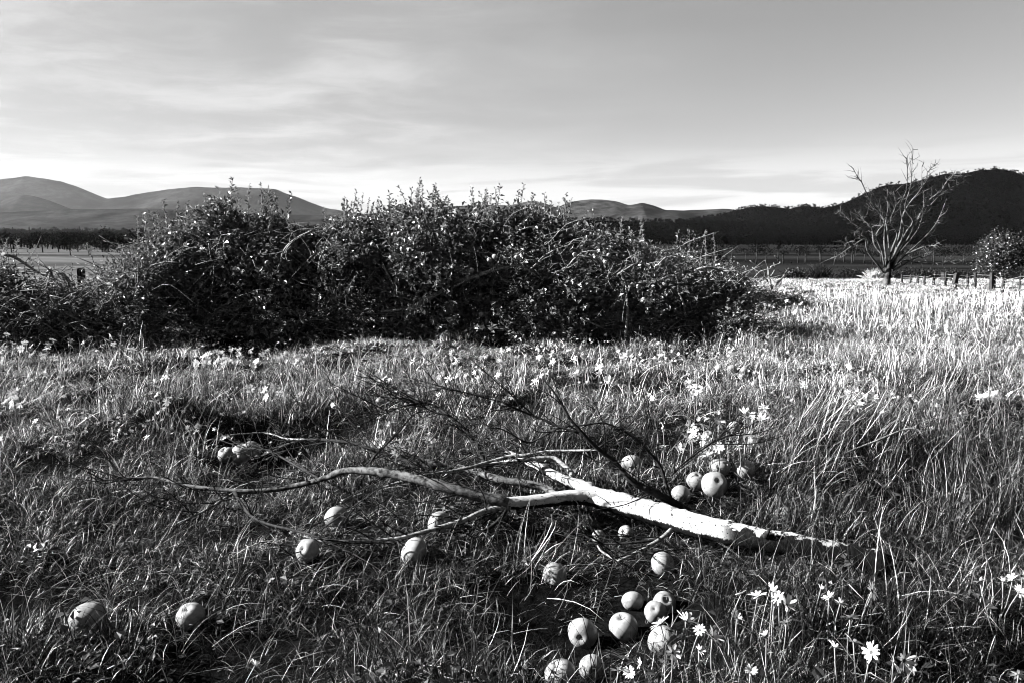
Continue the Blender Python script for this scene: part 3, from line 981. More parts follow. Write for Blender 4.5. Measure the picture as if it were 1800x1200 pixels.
def bush(name, label, px, top_py, depth, wpx, m, seed, n=900, leaf=.06, cat='bush', per=6):
    g = np.random.default_rng(seed)
    x = (px - 900) / FPX * depth
    gz = float(ground_h(x, depth))
    tz = CAM_H + ray(px, top_py)[2] * depth
    H = tz - gz
    w = wpx / FPX * depth
    root = thing(name, (x, depth, gz), label, cat)
    mb = MB()
    for k in range(5):
        e = np.array([g.normal(0, w * .25), g.normal(0, w * .2), H * g.uniform(.5, .85)])
        V, Q, T = tube([(0, 0, -.1), e * .5 + g.normal(0, .05, 3), e], [.03, .02, .008], 5, .15, .05)
        mb.add(V, Q, T)
    obj('stems', mb.mesh('stems', M['dark_bark']), root)
    bl = [(g.uniform(-.32, .32) * w, g.uniform(-.3, .3) * w, H * g.uniform(.2, .74), w * .24, w * .24, H * .24) for _ in range(11)] + [(0, 0, H * .72, w * .17, w * .17, H * .28)]
    obj('crown', crown_mesh('crown', m, g, bl, n, per, leaf, leaf * 3.0), root, kind='stuff')
    return root


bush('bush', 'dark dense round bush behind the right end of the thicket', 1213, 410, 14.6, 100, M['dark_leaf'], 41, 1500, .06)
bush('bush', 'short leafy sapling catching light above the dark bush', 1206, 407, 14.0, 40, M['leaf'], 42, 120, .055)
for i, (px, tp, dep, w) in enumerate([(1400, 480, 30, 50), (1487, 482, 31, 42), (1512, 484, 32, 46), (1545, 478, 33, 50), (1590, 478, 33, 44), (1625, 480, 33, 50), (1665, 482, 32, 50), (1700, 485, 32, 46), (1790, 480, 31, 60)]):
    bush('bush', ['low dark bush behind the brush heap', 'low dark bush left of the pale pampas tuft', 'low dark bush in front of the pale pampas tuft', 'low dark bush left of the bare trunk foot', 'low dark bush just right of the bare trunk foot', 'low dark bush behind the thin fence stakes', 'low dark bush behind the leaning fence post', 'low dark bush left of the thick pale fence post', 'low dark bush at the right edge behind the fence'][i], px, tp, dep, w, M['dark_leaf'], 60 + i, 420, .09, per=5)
bush('leafy_apple_tree', 'leafy apple tree standing behind the fence at right', 1752, 408, 27.0, 72, mat('darker_leaf', m_leaf(.002, .035)), 77, 1300, .085, 'apple tree', 6)  # leaf tone darker than on the other apple trees


def spiky(name, label, px, base_py, top_py, depth, n, spread, m, tone, seed, cat='shrub'):
    g = np.random.default_rng(seed)
    x = (px - 900) / FPX * depth
    gz = float(ground_h(x, depth))
    H = CAM_H + ray(px, top_py)[2] * depth - gz
    root = thing(name, (x, depth, gz), label, cat)
    mb = MB()
    for _ in range(n):
        a = g.uniform(0, 6.28)
        tl = abs(g.normal(0, spread))
        L = H * g.uniform(.5, 1.1)
        d = np.array([math.cos(a) * math.sin(tl), math.sin(a) * math.sin(tl), math.cos(tl)])
        b = np.array([g.normal(0, .12), g.normal(0, .12), 0])
        P = [b, b + d * L * .5, b + d * L + np.array([math.cos(a), math.sin(a), -.4]) * L * .15]
        V, Q, T = tube(P, [.02, .018, .004], 3, L / 4)
        mb.add(V, Q, T, tone * g.uniform(.5, 1.3))
    obj('blades', mb.mesh('blades', m), root, kind='stuff')


spiky('spiky_shrub', 'dark spiky shrub beyond the crest behind the thicket end', 1441, 498, 460, 29, 130, .5, M['dark_leaf'], .5, 21)
spiky('pampas_tuft', 'pale feathery tuft left of the bare tree foot', 1537, 498, 470, 30, 160, .6, mat('pale_plume', m_plain(.15)), 1, 22)

# ------------------------------------------------------------------ the bare dead tree
def bare_tree():
    g = np.random.default_rng(15)
    Z = lambda x, y: (1200 + x / 3, 250 + y / 3)
    D = 22.6
    px, py = Z(1075, 765)
    base = at(px, py, D)
    base[2] = float(ground_h(base[0], base[1]))
    root = thing('bare_tree', base, 'bare dead tree with pale twisting limbs above the fence', 'tree')
    s = D / FPX

    def limb(pts, r0, r1, off, name='limb', twigs=2):
        n = len(pts)
        P = []
        for i, (x, y) in enumerate(pts):
            t = i / (n - 1)
            P.append(at(*Z(x, y), D + off * t ** .8))
        P = np.array(P)
        P[1:-1] += g.normal(0, .05, (n - 2, 3)) * (0 if name == 'trunk' else 1)
        mb = MB()
        V, Q, T = tube(P, np.linspace(r0, r1 * .8, n) * (1.0 if name == 'trunk' else .62) * s / 3, 7, .12, .06, .35)
        mb.add(V, Q, T)
        o = obj(name, mb.mesh(name, M['dead_wood'], base), root)
        tm = MB()
        for _ in range(int(twigs * n * 2.4)):
            k = g.integers(max(0, n // 3), n - 1)
            u = g.random()
            a = P[k] * (1 - u) + P[k + 1] * u
            dr = (P[k + 1] - P[k]) / np.linalg.norm(P[k + 1] - P[k])
            e = a + (dr * .6 + rand_unit(1, g)[0] * .9 + [0, 0, .1]) * g.uniform(.10, .38)
            V, Q, T = tube([a, (a + e) / 2 + g.normal(0, .04, 3), e], [.008, .006, .002], 4, .1, .1)
            tm.add(V, Q, T)
        if tm.n:
            obj('twigs', tm.mesh('twigs', M['dead_wood'], base), o, kind='stuff')

    limb([(1072, 775), (1076, 735), (1082, 700), (1085, 655), (1088, 620)], 24, 15, 0, 'trunk', 0)
    limb([(1072, 690), (1050, 610), (1010, 545), (985, 470), (950, 400), (925, 368)], 10, 4, .8)
    limb([(1066, 660), (1045, 560), (1020, 480), (1040, 420), (1000, 330), (970, 260), (950, 210), (925, 175), (900, 138)], 10, 2, -.5)
    limb([(1078, 650), (1072, 520), (1092, 430), (1078, 350), (1080, 250)], 9, 3, .5)
    limb([(1085, 640), (1112, 560), (1120, 480), (1103, 430), (1130, 340), (1113, 260)], 11, 3, -.9)
    limb([(1092, 650), (1150, 560), (1190, 460), (1200, 420), (1183, 350), (1200, 250), (1215, 150), (1217, 35)], 12, 1.5, -.3)
    limb([(1098, 660), (1170, 560), (1222, 470), (1270, 390), (1310, 320), (1350, 270), (1400, 210), (1432, 172)], 12, 4, .6)
    limb([(1102, 665), (1200, 570), (1270, 500), (1330, 440), (1372, 380), (1392, 300)], 10, 3, 1.3)
    limb([(1106, 670), (1200, 600), (1270, 560), (1310, 548), (1352, 530)], 8, 4, -1.0)
    limb([(1110, 678), (1220, 610), (1265, 612), (1305, 592)], 8, 4, .9)
    limb([(1062, 690), (1000, 570), (965, 525), (905, 540), (862, 580), (830, 595), (803, 612)], 9, 3, -.8)
    limb([(980, 540), (955, 505), (918, 478)], 6, 3, -.5)
    limb([(900, 540), (880, 528), (858, 535)], 5, 3, -.7)
    limb([(1105, 640), (1148, 500), (1180, 380), (1250, 260), (1290, 190), (1310, 150), (1345, 110)], 9, 2, .9)
    limb([(1088, 560), (1065, 450), (1050, 400), (1030, 340)], 6, 2, 1.0)
    limb([(1112, 665), (1180, 630), (1250, 622), (1370, 626), (1420, 640), (1490, 634)], 7, 2, 1.6)
    limb([(1310, 330), (1352, 290), (1410, 250), (1490, 210)], 5, 2, .9)
    limb([(1380, 230), (1410, 190), (1440, 182), (1490, 186)], 5, 2, .8)
    limb([(1150, 540), (1160, 440), (1150, 350), (1180, 250), (1185, 140), (1182, 85)], 6, 1.5, -1.1)
    limb([(1060, 600), (1040, 520), (1010, 455), (1040, 440)], 6, 3, -1.1)
    limb([(1130, 600), (1240, 460), (1290, 300), (1280, 210), (1262, 130)], 6, 1.5, -.7)
    limb([(950, 460), (890, 430), (860, 385), (815, 358)], 3, 1.2, .7)


bare_tree()

# ------------------------------------------------------------------ fences
def post_mesh(mb, p, h, w, lean, g, dep=.9):
    a = g.uniform(0, .6)
    ca, sa = math.cos(a), math.sin(a)
    V = []
    for k, z in enumerate([-.15, h * .5, h * .96, h]):
        ww = w * (1 if k < 3 else .82) * g.uniform(.95, 1.05)
        for sx, sy in ((-1, -1), (1, -1), (1, 1), (-1, 1)):
            x, y = sx * ww / 2, sy * ww / 2 * dep
            V.append((p[0] + ca * x - sa * y + lean * z, p[1] + sa * x + ca * y, p[2] + z + (g.uniform(-.015, .015) if k == 3 else 0)))
    Q = []
    for k in range(3):
        for j in range(4):
            Q.append((k * 4 + j, k * 4 + (j + 1) % 4, k * 4 + 4 + (j + 1) % 4, k * 4 + 4 + j))
    Q.append((12, 13, 14, 15))
    mb.add(np.array(V), np.array(Q))


def fence():
    g = np.random.default_rng(4)
    posts = [(1585, 497.5, 484, 3.5, 0), (1600, 498.5, 484, 3.5, .02), (1613, 499, 485, 5, 0), (1625, 500.5, 486, 4, -.03), (1640, 502, 481, 4.5, .05), (1661, 505, 480, 5, -.02), (1676, 506, 482, 9, .16), (1700, 508, 484, 4, 0), (1714, 509, 481, 4.5, 0), (1744, 512, 482, 9.5, 0), (1762, 513, 492, 4.5, .03), (1791, 517, 483, 3, 0), (1850, 523, 485, 8, .03)]
    P = []
    b = on(1744, 514)
    root = thing('wire_fence', b, 'wire fence with uneven wooden posts along the bright crest at right', 'fence')
    for px, by, ty, w, lean in posts:
        p = on(px, by + 2)
        dep = p[1]
        h = CAM_H + ray(px, ty)[2] * dep - p[2]
        mb = MB()
        post_mesh(mb, p, h * 1.06, w * .75 / FPX * dep, lean + g.normal(0, .03), g)
        obj('post', mb.mesh('post', M['post'], b, False), root)
        P.append((p, h))
    for f in (.45, .7, .92):
        pts = [p + np.array([0, -.04, min(h, 1.0) * f]) for p, h in P]
        mb = MB()
        V, Q, T = tube(pts, [.004] * len(pts), 4)
        mb.add(V, Q, T)
        obj('wire', mb.mesh('wire', M['wire'], b), root)
    # lone posts
    for px, ty, by, dep, w, lab in [(144, 472, 520, 11.6, 12.5, 'short square weathered post standing alone behind the left tangle'), (1656, 480, 500, 26, 6, 'short pale stump post just behind the wire fence'), (1669, 490, 500, 26.5, 4, 'small pale peg behind the leaning fence post')]:
        x = (px - 900) / FPX * dep
        z = float(ground_h(x, dep))
        h = CAM_H + ray(px, ty)[2] * dep - z
        mb = MB()
        post_mesh(mb, np.array([0, 0, 0.]), h, w / FPX * dep, 0.01, g, 1.0)
        obj('wooden_post', mb.mesh('wooden_post', M['post'], sm=False), None, (x, dep, z), label=lab, category='post')


fence()

# ------------------------------------------------------------------ the fallen branch
KEEP = []          # (x, y, radius, height) places where the grass lies flat


def fallen_branch():
    g = np.random.default_rng(19)
    base = on(1230, 925, .08)
    base[2] = float(ground_h(base[0], base[1]))
    root = thing('fallen_branch', base, 'big fallen apple branch with peeled pale trunk lying in the grass', 'branch')

    def limb(name, pts, m, sides=7, step=.03, twigs=0, rough=.05, parent=None, tw=1.0, flat_r=.12):
        """pts: (px, py, height above ground, radius in px)"""
        P, rr = [], []
        for px, py, h, r in pts:
            p = on(px, py, h)
            P.append(p)
            rr.append(r / FPX * np.linalg.norm(p - EYE))
        P = np.array(P)
        V, Q, T = tube(P, rr, sides, step, rough, .35)
        mb = MB()
        mb.add(V, Q, T)
        o = obj(name, mb.mesh(name, m, base), parent or root)
        S, _ = spline(P, rr, .08)
        for q in S:
            hq = q[2] - float(ground_h(q[0], q[1]))
            KEEP.append((q[0], q[1] - .03, flat_r, max(.03, hq * .6)))
            if flat_r > .1:
                sl = (CAM_H - q[2]) / q[1]
                for b in (.12, .22, .32):
                    KEEP.append((q[0] * (1 - b / q[1]), q[1] - b, flat_r * .7, max(.03, hq * .55) + b * sl * .6))
        if twigs:
            tm = MB()
            for _ in range(int(twigs * 2.6)):
                k = g.integers(0, len(P) - 1)
                u = g.random()
                a = P[k] * (1 - u) + P[k + 1] * u
                dr = (P[k + 1] - P[k]) / np.linalg.norm(P[k + 1] - P[k])
                L = g.uniform(.06, .40) * tw
                e = a + (dr * .8 + rand_unit(1, g)[0] * .7 + [0, 0, .15]) * L
                e[2] = max(e[2], float(ground_h(e[0], e[1])) + .03)
                md = (a + e) / 2 + g.normal(0, .015, 3)
                V, Q, T = tube([a, md, e], [.0030, .0024, .0012], 5, .03, .1)
                tm.add(V, Q, T)
                for _s in range(int(L / .11)):
                    u2 = g.uniform(.25, .9)
                    a2 = a * (1 - u2) + e * u2
                    e2 = a2 + ((e - a) / L * .6 + rand_unit(1, g)[0] * .8) * g.uniform(.03, .14)
                    e2[2] = max(e2[2], float(ground_h(e2[0], e2[1])) + .03)
                    V, Q, T = tube([a2, (a2 + e2) / 2 + g.normal(0, .008, 3), e2], [.0022, .0017, .001], 4)
                    tm.add(V, Q, T)
                # buds
                for _b in range(2):
                    w = a * (1 - .5 * _b) * 1.0 + (e - a) * (.4 + .3 * _b) + a * .5 * _b
                    V, Q, T = tube([w, w + rand_unit(1, g)[0] * .012], [.0032, .001], 4)
                    tm.add(V, Q, T)
            obj('twigs', tm.mesh('twigs', M['dark_bark'], base), o, kind='stuff')
        return o

    B, GB, DB = M['bark'], M['grey_bark'], M['dark_bark']
    limb('trunk', [(1560, 992, .07, 17), (1520, 982, .08, 18.5), (1470, 971, .088, 19), (1400, 958, .09, 19.5), (1340, 947, .09, 19), (1290, 937, .09, 18.5), (1250, 929, .09, 19.5), (1215, 920, .095, 20), (1160, 904, .10, 19.5), (1100, 888, .105, 18.5), (1060, 877, .11, 18), (1030, 870, .11, 14)], M['pale'], 16, .022, 0, .045, flat_r=.17)
    # splintered butt and knots
    tr = [on(1520, 982, .08), on(1560, 992, .07)]
    ax = (tr[1] - tr[0]) / np.linalg.norm(tr[1] - tr[0])
    for k in range(14):
        a = tr[1] - ax * g.uniform(.01, .04) + g.normal(0, .017, 3)
        V, Q, T = tube([a, a + ax * g.uniform(.03, .06), a + ax * g.uniform(.06, .13) + g.normal(0, .008, 3)], [.014, .009, .001], 4, None, .1)
        mb = MB()
        mb.add(V, Q, T)
        obj('splinter', mb.mesh('splinter', DB, base), root)
    for px, py, h, ex, ey, eh, r in [(1118, 905, .07, 1112, 917, .05, 5), (1345, 943, .11, 1352, 932, .14, 4)]:
        limb('knot', [(px, py, h, r * 1.3), ((px + ex) / 2, (py + ey) / 2, (h + eh) / 2, r), (ex, ey, eh, r * .6)], DB, 8, .012, 0, .12, flat_r=.05)
    limb('limb', [(1060, 876, .11, 16), (1025, 872, .115, 14), (985, 875, .12, 12), (950, 880, .125, 11.5), (905, 884, .125, 11), (880, 882, .13, 9.5)], M['pale'], 12, .02, 0, .04)
    limb('limb', [(893, 884, .13, 10), (860, 875, .14, 9.5), (800, 860, .16, 9), (750, 846, .18, 8.5), (700, 834, .20, 8), (650, 827, .22, 7), (605, 827, .22, 6), (570, 840, .18, 5), (520, 853, .14, 4.5), (470, 861, .12, 4), (430, 863, .12, 4), (380, 859, .13, 3.2), (330, 853, .14, 2.8), (290, 843, .16, 2.4), (272, 839, .16, 2.2), (215, 841, .15, 1.5), (150, 846, .13, .9)], GB, 10, .025, 16, .05)
    limb('limb', [(1060, 874, .115, 13), (1025, 856, .12, 11.5), (985, 840, .125, 9), (955, 824, .13, 7.5), (928, 812, .14, 6)], M['pale'], 10, .02, 4, .04)
    limb('limb', [(930, 813, .14, 5.5), (912, 803, .15, 4.5), (888, 791, .16, 3.5), (870, 778, .17, 3), (861, 771, .18, 2)], M['pale'], 8, .02, 3, .05)
    limb('limb', [(1005, 848, .125, 5.5), (1005, 832, .15, 5), (1000, 824, .16, 4.4), (985, 812, .18, 3.8), (974, 804, .19, 4.2), (950, 805, .19, 4), (915, 808, .19, 3.4), (870, 814, .17, 3), (820, 823, .16, 2.6), (770, 831, .15, 2.2), (725, 838, .14, 1.6)], B, 8, .02, 8, .05)
    limb('limb', [(980, 873, .115, 7), (962, 858, .12, 6.5), (930, 850, .125, 6.5), (895, 845, .13, 7), (865, 838, .135, 6.5), (835, 827, .14, 5.5), (805, 820, .14, 5), (770, 815, .15, 4), (735, 805, .16, 3.6), (690, 799, .17, 3)], GB, 9, .02, 10, .06)
    limb('limb', [(765, 822, .16, 3.6), (710, 808, .18, 3.4), (667, 794, .20, 3.2), (633, 782, .22, 3), (600, 775, .23, 2.8), (545, 772, .22, 2.4), (505, 780, .19, 2), (470, 795, .15, 1.6), (440, 805, .12, 1.2)], DB, 7, .02, 14, .05)
    limb('limb', [(1240, 915, .10, 7), (1197, 890, .13, 7), (1167, 873, .17, 6.5), (1120, 850, .24, 6), (1093, 827, .29, 5), (1080, 810, .33, 4.4), (1050, 787, .39, 3.8), (1023, 760, .46, 3.4), (1000, 733, .52, 2.6), (983, 703, .58, 2), (967, 680, .63, 1.6), (953, 664, .67, 1)], DB, 8, .02, 6, .05, flat_r=.08)
    limb('limb', [(1017, 760, .46, 2.4), (977, 747, .48, 2.2), (950, 735, .50, 2.2), (917, 722, .52, 2), (890, 710, .55, 1.8), (867, 697, .57, 1.5), (830, 693, .57, 1)], DB, 6, .02, 5, .05, flat_r=.05)
    limb('limb', [(1183, 884, .13, 3.2), (1173, 857, .20, 3), (1160, 817, .30, 2.6), (1140, 793, .36, 2.4), (1120, 773, .41, 2.2), (1090, 753, .46, 2), (1060, 743, .48, 1.8), (1023, 747, .47, 1.6), (983, 752, .45, 1.6), (950, 769, .40, 1.6), (927, 777, .38, 1.5), (900, 763, .41, 1.3), (877, 752, .43, 1.2), (853, 753, .43, 1)], DB, 6, .02, 5, .05, flat_r=.05)
    limb('limb', [(855, 822, .15, 4), (848, 807, .18, 4), (840, 787, .22, 3.8), (827, 767, .27, 3.2), (813, 750, .31, 3), (797, 737, .34, 2.6), (780, 723, .37, 2.4), (763, 712, .39, 2), (747, 707, .40, 1.7), (720, 711, .39, 1.4), (690, 720, .36, 1.2), (650, 737, .31, .9)], DB, 7, .02, 18, .05, flat_r=.07)
    limb('limb', [(858, 818, .16, 2.4), (850, 800, .19, 2.2), (836, 775, .25, 2), (820, 755, .30, 1.8)], DB, 6, .02, 4, .05, flat_r=.05)
    limb('limb', [(790, 730, .36, 1.8), (760, 722, .37, 1.6), (720, 702, .40, 1.4), (690, 699, .40, 1)], DB, 5, .02, 8, .05, flat_r=.05)
    limb('limb', [(600, 880, .08, 1.8), (650, 863, .10, 2), (700, 847, .13, 2.2), (753, 833, .16, 2.4), (807, 826, .17, 2.6), (853, 813, .19, 2.6), (897, 800, .22, 2.4), (920, 799, .23, 2.2), (960, 792, .26, 2), (1010, 791, .30, 1.8), (1052, 790, .36, 1.4)], B, 7, .02, 10, .05)
    limb('limb', [(897, 889, .12, 5.5), (853, 897, .10, 5), (817, 913, .08, 4.5), (767, 928, .07, 4), (710, 943, .06, 3.2), (663, 949, .05, 2.6), (600, 952, .05, 2), (560, 950, .05, 1.4)], B, 8, .02, 8, .06)
    limb('limb', [(413, 866, .12, 3), (427, 888, .10, 2.8), (443, 907, .09, 2.6), (467, 919, .08, 2.4), (500, 928, .08, 2.4), (547, 940, .07, 2), (567, 948, .06, 1.8), (605, 951, .05, 1.4)], DB, 7, .02, 8, .05)
    limb('limb', [(890, 895, .11, 4), (880, 910, .08, 3.4), (862, 926, .06, 2.8), (835, 938, .05, 2)], DB, 7, .02, 3, .05)
    limb('limb', [(410, 866, .12, 2), (367, 893, .10, 1.8), (333, 910, .09, 1.5), (308, 921, .08, 1)], B, 6, .02, 5, .05)
    limb('limb', [(1180, 930, .07, 4), (1165, 944, .06, 3.5), (1147, 955, .05, 3), (1120, 970, .05, 2.6), (1083, 987, .05, 1.8)], B, 7, .02, 4, .05)
    limb('limb', [(1160, 947, .05, 2), (1110, 953, .05, 2), (1067, 955, .05, 1.8), (1030, 953, .05, 1.6), (1012, 944, .05, 1.2)], DB, 6, .02, 4, .05)
    limb('limb', [(1085, 985, .05, 2), (1068, 975, .05, 2), (1055, 966, .06, 1.8), (1050, 958, .07, 1.2)], B, 6, .02, 0, .05)
    limb('limb', [(1180, 835, .22, 1.6), (1200, 815, .26, 1.6), (1233, 790, .30, 1.5), (1267, 770, .33, 1.4), (1307, 758, .35, 1)], DB, 5, .02, 6, .05, flat_r=.04)
    limb('limb', [(545, 772, .22, 1.6), (500, 768, .22, 1.5), (467, 763, .22, 1.4), (405, 763, .20, 1)], B, 5, .02, 6, .05, flat_r=.04)
    limb('limb', [(560, 840, .18, 2), (500, 806, .21, 1.8), (470, 790, .22, 1.5), (427, 786, .20, 1)], DB, 5, .02, 6, .05, flat_r=.04)
    limb('limb', [(640, 827, .20, 2), (660, 800, .24, 1.8), (700, 760, .30, 1.5), (720, 735, .34, 1.2), (740, 720, .36, .8)], DB, 5, .02, 6, .05, flat_r=.04)
    limb('limb', [(900, 800, .22, 1.6), (870, 770, .27, 1.5), (850, 735, .34, 1.3), (845, 715, .38, 1)], DB, 5, .02, 5, .05, flat_r=.04)


fallen_branch()


def loose_stick(label, pts):
    P = [on(px, py, h) for px, py, h, r in pts]
    rr = [r / FPX * np.linalg.norm(p - EYE) for p, (_, _, _, r) in zip(P, pts)]
    b = np.array([P[0][0], P[0][1], float(ground_h(P[0][0], P[0][1]))])
    V, Q, T = tube(P, rr, 6, .03, .06, .3)
    mb = MB()
    mb.add(V - b, Q, T)
    obj('stick', mb.mesh('stick', M['bark']), None, b, label=label, category='stick')


loose_stick('thin dry stick propped across the cut grass heap at right', [(1455, 808, .10, 1.5), (1533, 777, .20, 1.8), (1600, 752, .28, 1.6), (1627, 767, .24, 1)])

# ------------------------------------------------------------------ apples
def apple_mesh(seed):
    g = np.random.default_rng(seed)
    nu, nv = 26, 18
    th = np.linspace(0, np.pi, nv)[:, None]
    ph = np.linspace(0, 2 * np.pi, nu, endpoint=False)[None]
    k = g.uniform(-.02, .09)
    r = np.sin(th) * (1 + k * np.cos(th)) * (1 + g.uniform(.02, .06) * np.cos(ph + 2) * np.sin(th) + .018 * np.cos(5 * ph + 1) * (1 - np.cos(th)) * .9 + .02 * np.cos(2 * ph + g.uniform(0, 6)) + .015 * np.cos(3 * ph + g.uniform(0, 6)))
    z = np.cos(th) * g.uniform(.84, .94) + 0 * ph
    z = z - .30 * np.exp(-(r / .26) ** 2) * (np.cos(th) > 0) + .22 * np.exp(-(r / .24) ** 2) * (np.cos(th) < 0)
    z = z + .03 * np.cos(ph + g.uniform(0, 6)) * r
    V = np.stack([r * np.cos(ph), r * np.sin(ph), z], -1).reshape(-1, 3)
    i = np.arange(nv - 1)[:, None] * nu
    j = np.arange(nu)[None]
    Q = np.stack([i + j, i + nu + j, i + nu + (j + 1) % nu, i + (j + 1) % nu], -1).reshape(-1, 4)
    top, bot = z[0].mean(), z[-1].mean()
    body = mesh_np('apple_body', V * .04, Q, M['apple'])
    V, Q, T = tube([(0, 0, top - .05), (.03, .02, top + .22), (.10, .05, top + .42)], [.035, .03, .045], 6, .1)
    mb = MB()
    mb.add(V * .04, Q, T)
    stem = mb.mesh('apple_stem', M['stem'])
    mb = MB()
    for q in range(5):
        a = q / 5 * 6.283
        d = np.array([math.cos(a), math.sin(a), 0])
        s = np.array([-d[1], d[0], 0])
        o = np.array([0, 0, bot - .015])
        mb.add(np.array([o + s * .05, o - s * .05, o + d * .13 + [0, 0, -.10], o + d * .02 + [0, 0, .05]]) * .04, None, [[0, 1, 2], [0, 2, 3], [1, 3, 2]])
    cal = mb.mesh('apple_calyx', M['calyx'], sm=False)
    return body, stem, cal


AP = [apple_mesh(s) for s in range(5)]
ga = np.random.default_rng(70)


def apple(p, dia, label, group, face=None, k=0, parts=True):
    """face: where the blossom end points, seen from the camera (right, up, towards); None = random"""
    body, stem, cal = AP[k % len(AP)]
    root = thing('apple', p, label, 'apple', group)
    s = dia / .08
    if face is not None:
        v = Vector(face).normalized()
        axis_ = Vector((v[0], -v[2], v[1]))
        q = (-axis_).to_track_quat('Z', 'Y')
        root.rotation_euler = (q.to_matrix() @ Matrix.Rotation(ga.uniform(0, 6.28), 3, 'Z')).to_euler()
    else:
        root.rotation_euler = Euler((ga.normal(0, .8), ga.normal(0, .8), ga.uniform(0, 6.28)))
    s *= ga.uniform(.94, 1.08)
    root.scale = (s, s * ga.uniform(.95, 1.05), s * ga.uniform(.92, 1.05))
    obj('body', body, root)
    if parts:
        obj('stem', stem, root)
        obj('calyx', cal, root)
    return root


GA = [  # px, py, diameter px, label, face
    (155, 1090, 58, 'pale apple alone in the dark hollow at lower left', (.35, .0, .9)),
    (333, 1082, 50, 'apple half sunk in grass at lower left, right of the hollow', (-.1, .9, .4)),
    (540, 967, 44, 'apple standing in grass below the left limb of the fallen branch', (-.3, .5, .8)),
    (727, 968, 52, 'apple covered by grass blades below the middle of the fallen branch', None),
    (592, 909, 44, 'apple with a hollow face just under the long left limb', (.5, .2, .8)),
    (772, 920, 42, 'small apple peeking over the lower thin limb', None),
    (421, 799, 30, 'front apple of the three lying in the black hollow behind the branch', (-.2, .2, .9)),
    (441, 791, 34, 'right apple of the three lying in the black hollow behind the branch', (.5, .3, .8)),
    (398, 798, 28, 'shaded left apple of the three in the black hollow behind the branch', None),
    (1024, 1112, 52, 'round apple showing its dark blossom end, at lower centre', (-.25, .08, .95)),
    (1095, 1101, 47, 'smooth apple right of the one showing its dark blossom end', (.2, -.9, -.2)),
    (984, 1184, 58, 'large apple cut by the bottom edge at lower centre', (.4, -.8, -.2)),
    (1040, 1172, 46, 'lobed apple right beside the large one at the bottom edge', (.15, .15, .95)),
    (1163, 1124, 52, 'apple hidden behind the white daisies at lower centre', None),
    (1151, 1074, 40, 'half shaded apple above the daisies at lower centre', (-.2, .6, .6)),
    (1167, 1060, 38, 'small apple just above the half shaded one', None),
    (1112, 1056, 40, 'grassed over apple left above the half shaded one', None),
    (1165, 991, 44, 'bright apple below the forked trunk of the fallen branch', None),
    (1223, 844, 30, 'left apple of the cluster behind the pale trunk', (.2, .9, .3)),
    (1265, 821, 34, 'top apple of the cluster behind the pale trunk', (.1, -.9, .2)),
    (1308, 826, 36, 'right apple of the cluster behind the pale trunk', (.2, -.9, .2)),
    (1257, 851, 44, 'biggest apple of the cluster behind the pale trunk, blossom end up', (.1, .6, .7)),
    (1197, 869, 34, 'apple behind the dark limb next to the pale trunk', None),
    (1110, 814, 36, 'apple seen between the dark rising limb and its twig', None),
    (1325, 775, 22, 'bright apple out in short grass right of the daisy clump', None),
    (1290, 750, 22, 'apple at the top of the small scatter behind the cluster', None),
    (1245, 765, 18, 'small apple left in the scatter behind the cluster', None),
    (1240, 785, 18, 'small apple low in the scatter behind the cluster', None),
    (1088, 747, 15, 'small apple behind the tip of the looping twig', None),
    (1264, 646, 14, 'leftmost of the far apples in front of the dark hollow', None),
    (1287, 648, 16, 'middle one of the far apples in front of the dark hollow', None),
    (1308, 651, 17, 'right far apple in front of the dark hollow', None),
    (1304, 661, 14, 'lowest of the far apples in front of the dark hollow', None),
    (1327, 673, 15, 'far apple by itself in taller grass near the hollow', None),
    (668, 705, 15, 'far apple left behind the raised twigs of the branch', None),
    (820, 662, 14, 'dull far apple in the grass before the middle of the thicket', None),
    (857, 628, 11, 'tiny far apple close to the foot of the thicket', None),
    (26, 705, 24, 'apple among daisies at the left edge', None),
    (1377, 905, 38, 'apple buried in hay right of the pale trunk', None),
    (943, 752, 28, 'apple half hidden in grass under the thin twigs', None),
    (655, 790, 34, 'grassed over apple behind the long left limb', None),
    (1100, 936, 26, 'shaded apple under the pale trunk', None),
    (1052, 944, 26, 'second shaded apple under the pale trunk', None),
    (975, 1010, 40, 'apple mostly under grass left above the round apples', None),
]
for i, (px, py, dp, lab, face) in enumerate(GA):
    p = on(px, py, .03)
    d = np.linalg.norm(p - EYE) * 1.0
    dia = dp / FPX * (p[1] * math.cos(PITCH) + (CAM_H - p[2]) * math.sin(PITCH))
    p = on(px, py, dia * (.32 if face else .14 if 24 <= dp <= 45 else .22) + (.07 if 'hollow behind' in lab else .01))
    apple(p, dia, lab, 'windfall apples in the grass', face, i, dp > 20)
    KEEP.append((p[0], p[1] - .02, dia * .75, .03 if face or dp < 24 or dp > 45 else .06))
    slope = (CAM_H - p[2]) / p[1]
    if 'hollow behind' in lab:
        for q in np.arange(.05, .9, .06):
            KEEP.append((p[0] * (1 - q / p[1]), p[1] - q, .13, .025 + q * slope * .45))
    for q in (np.arange(.05, .5, .05) if face or dp < 24 or dp > 45 else (.05,)):
        KEEP.append((p[0] * (1 - q / p[1]), p[1] - q, dia * .62, (.03 if face or dp < 24 else .05) + q * slope * .75))

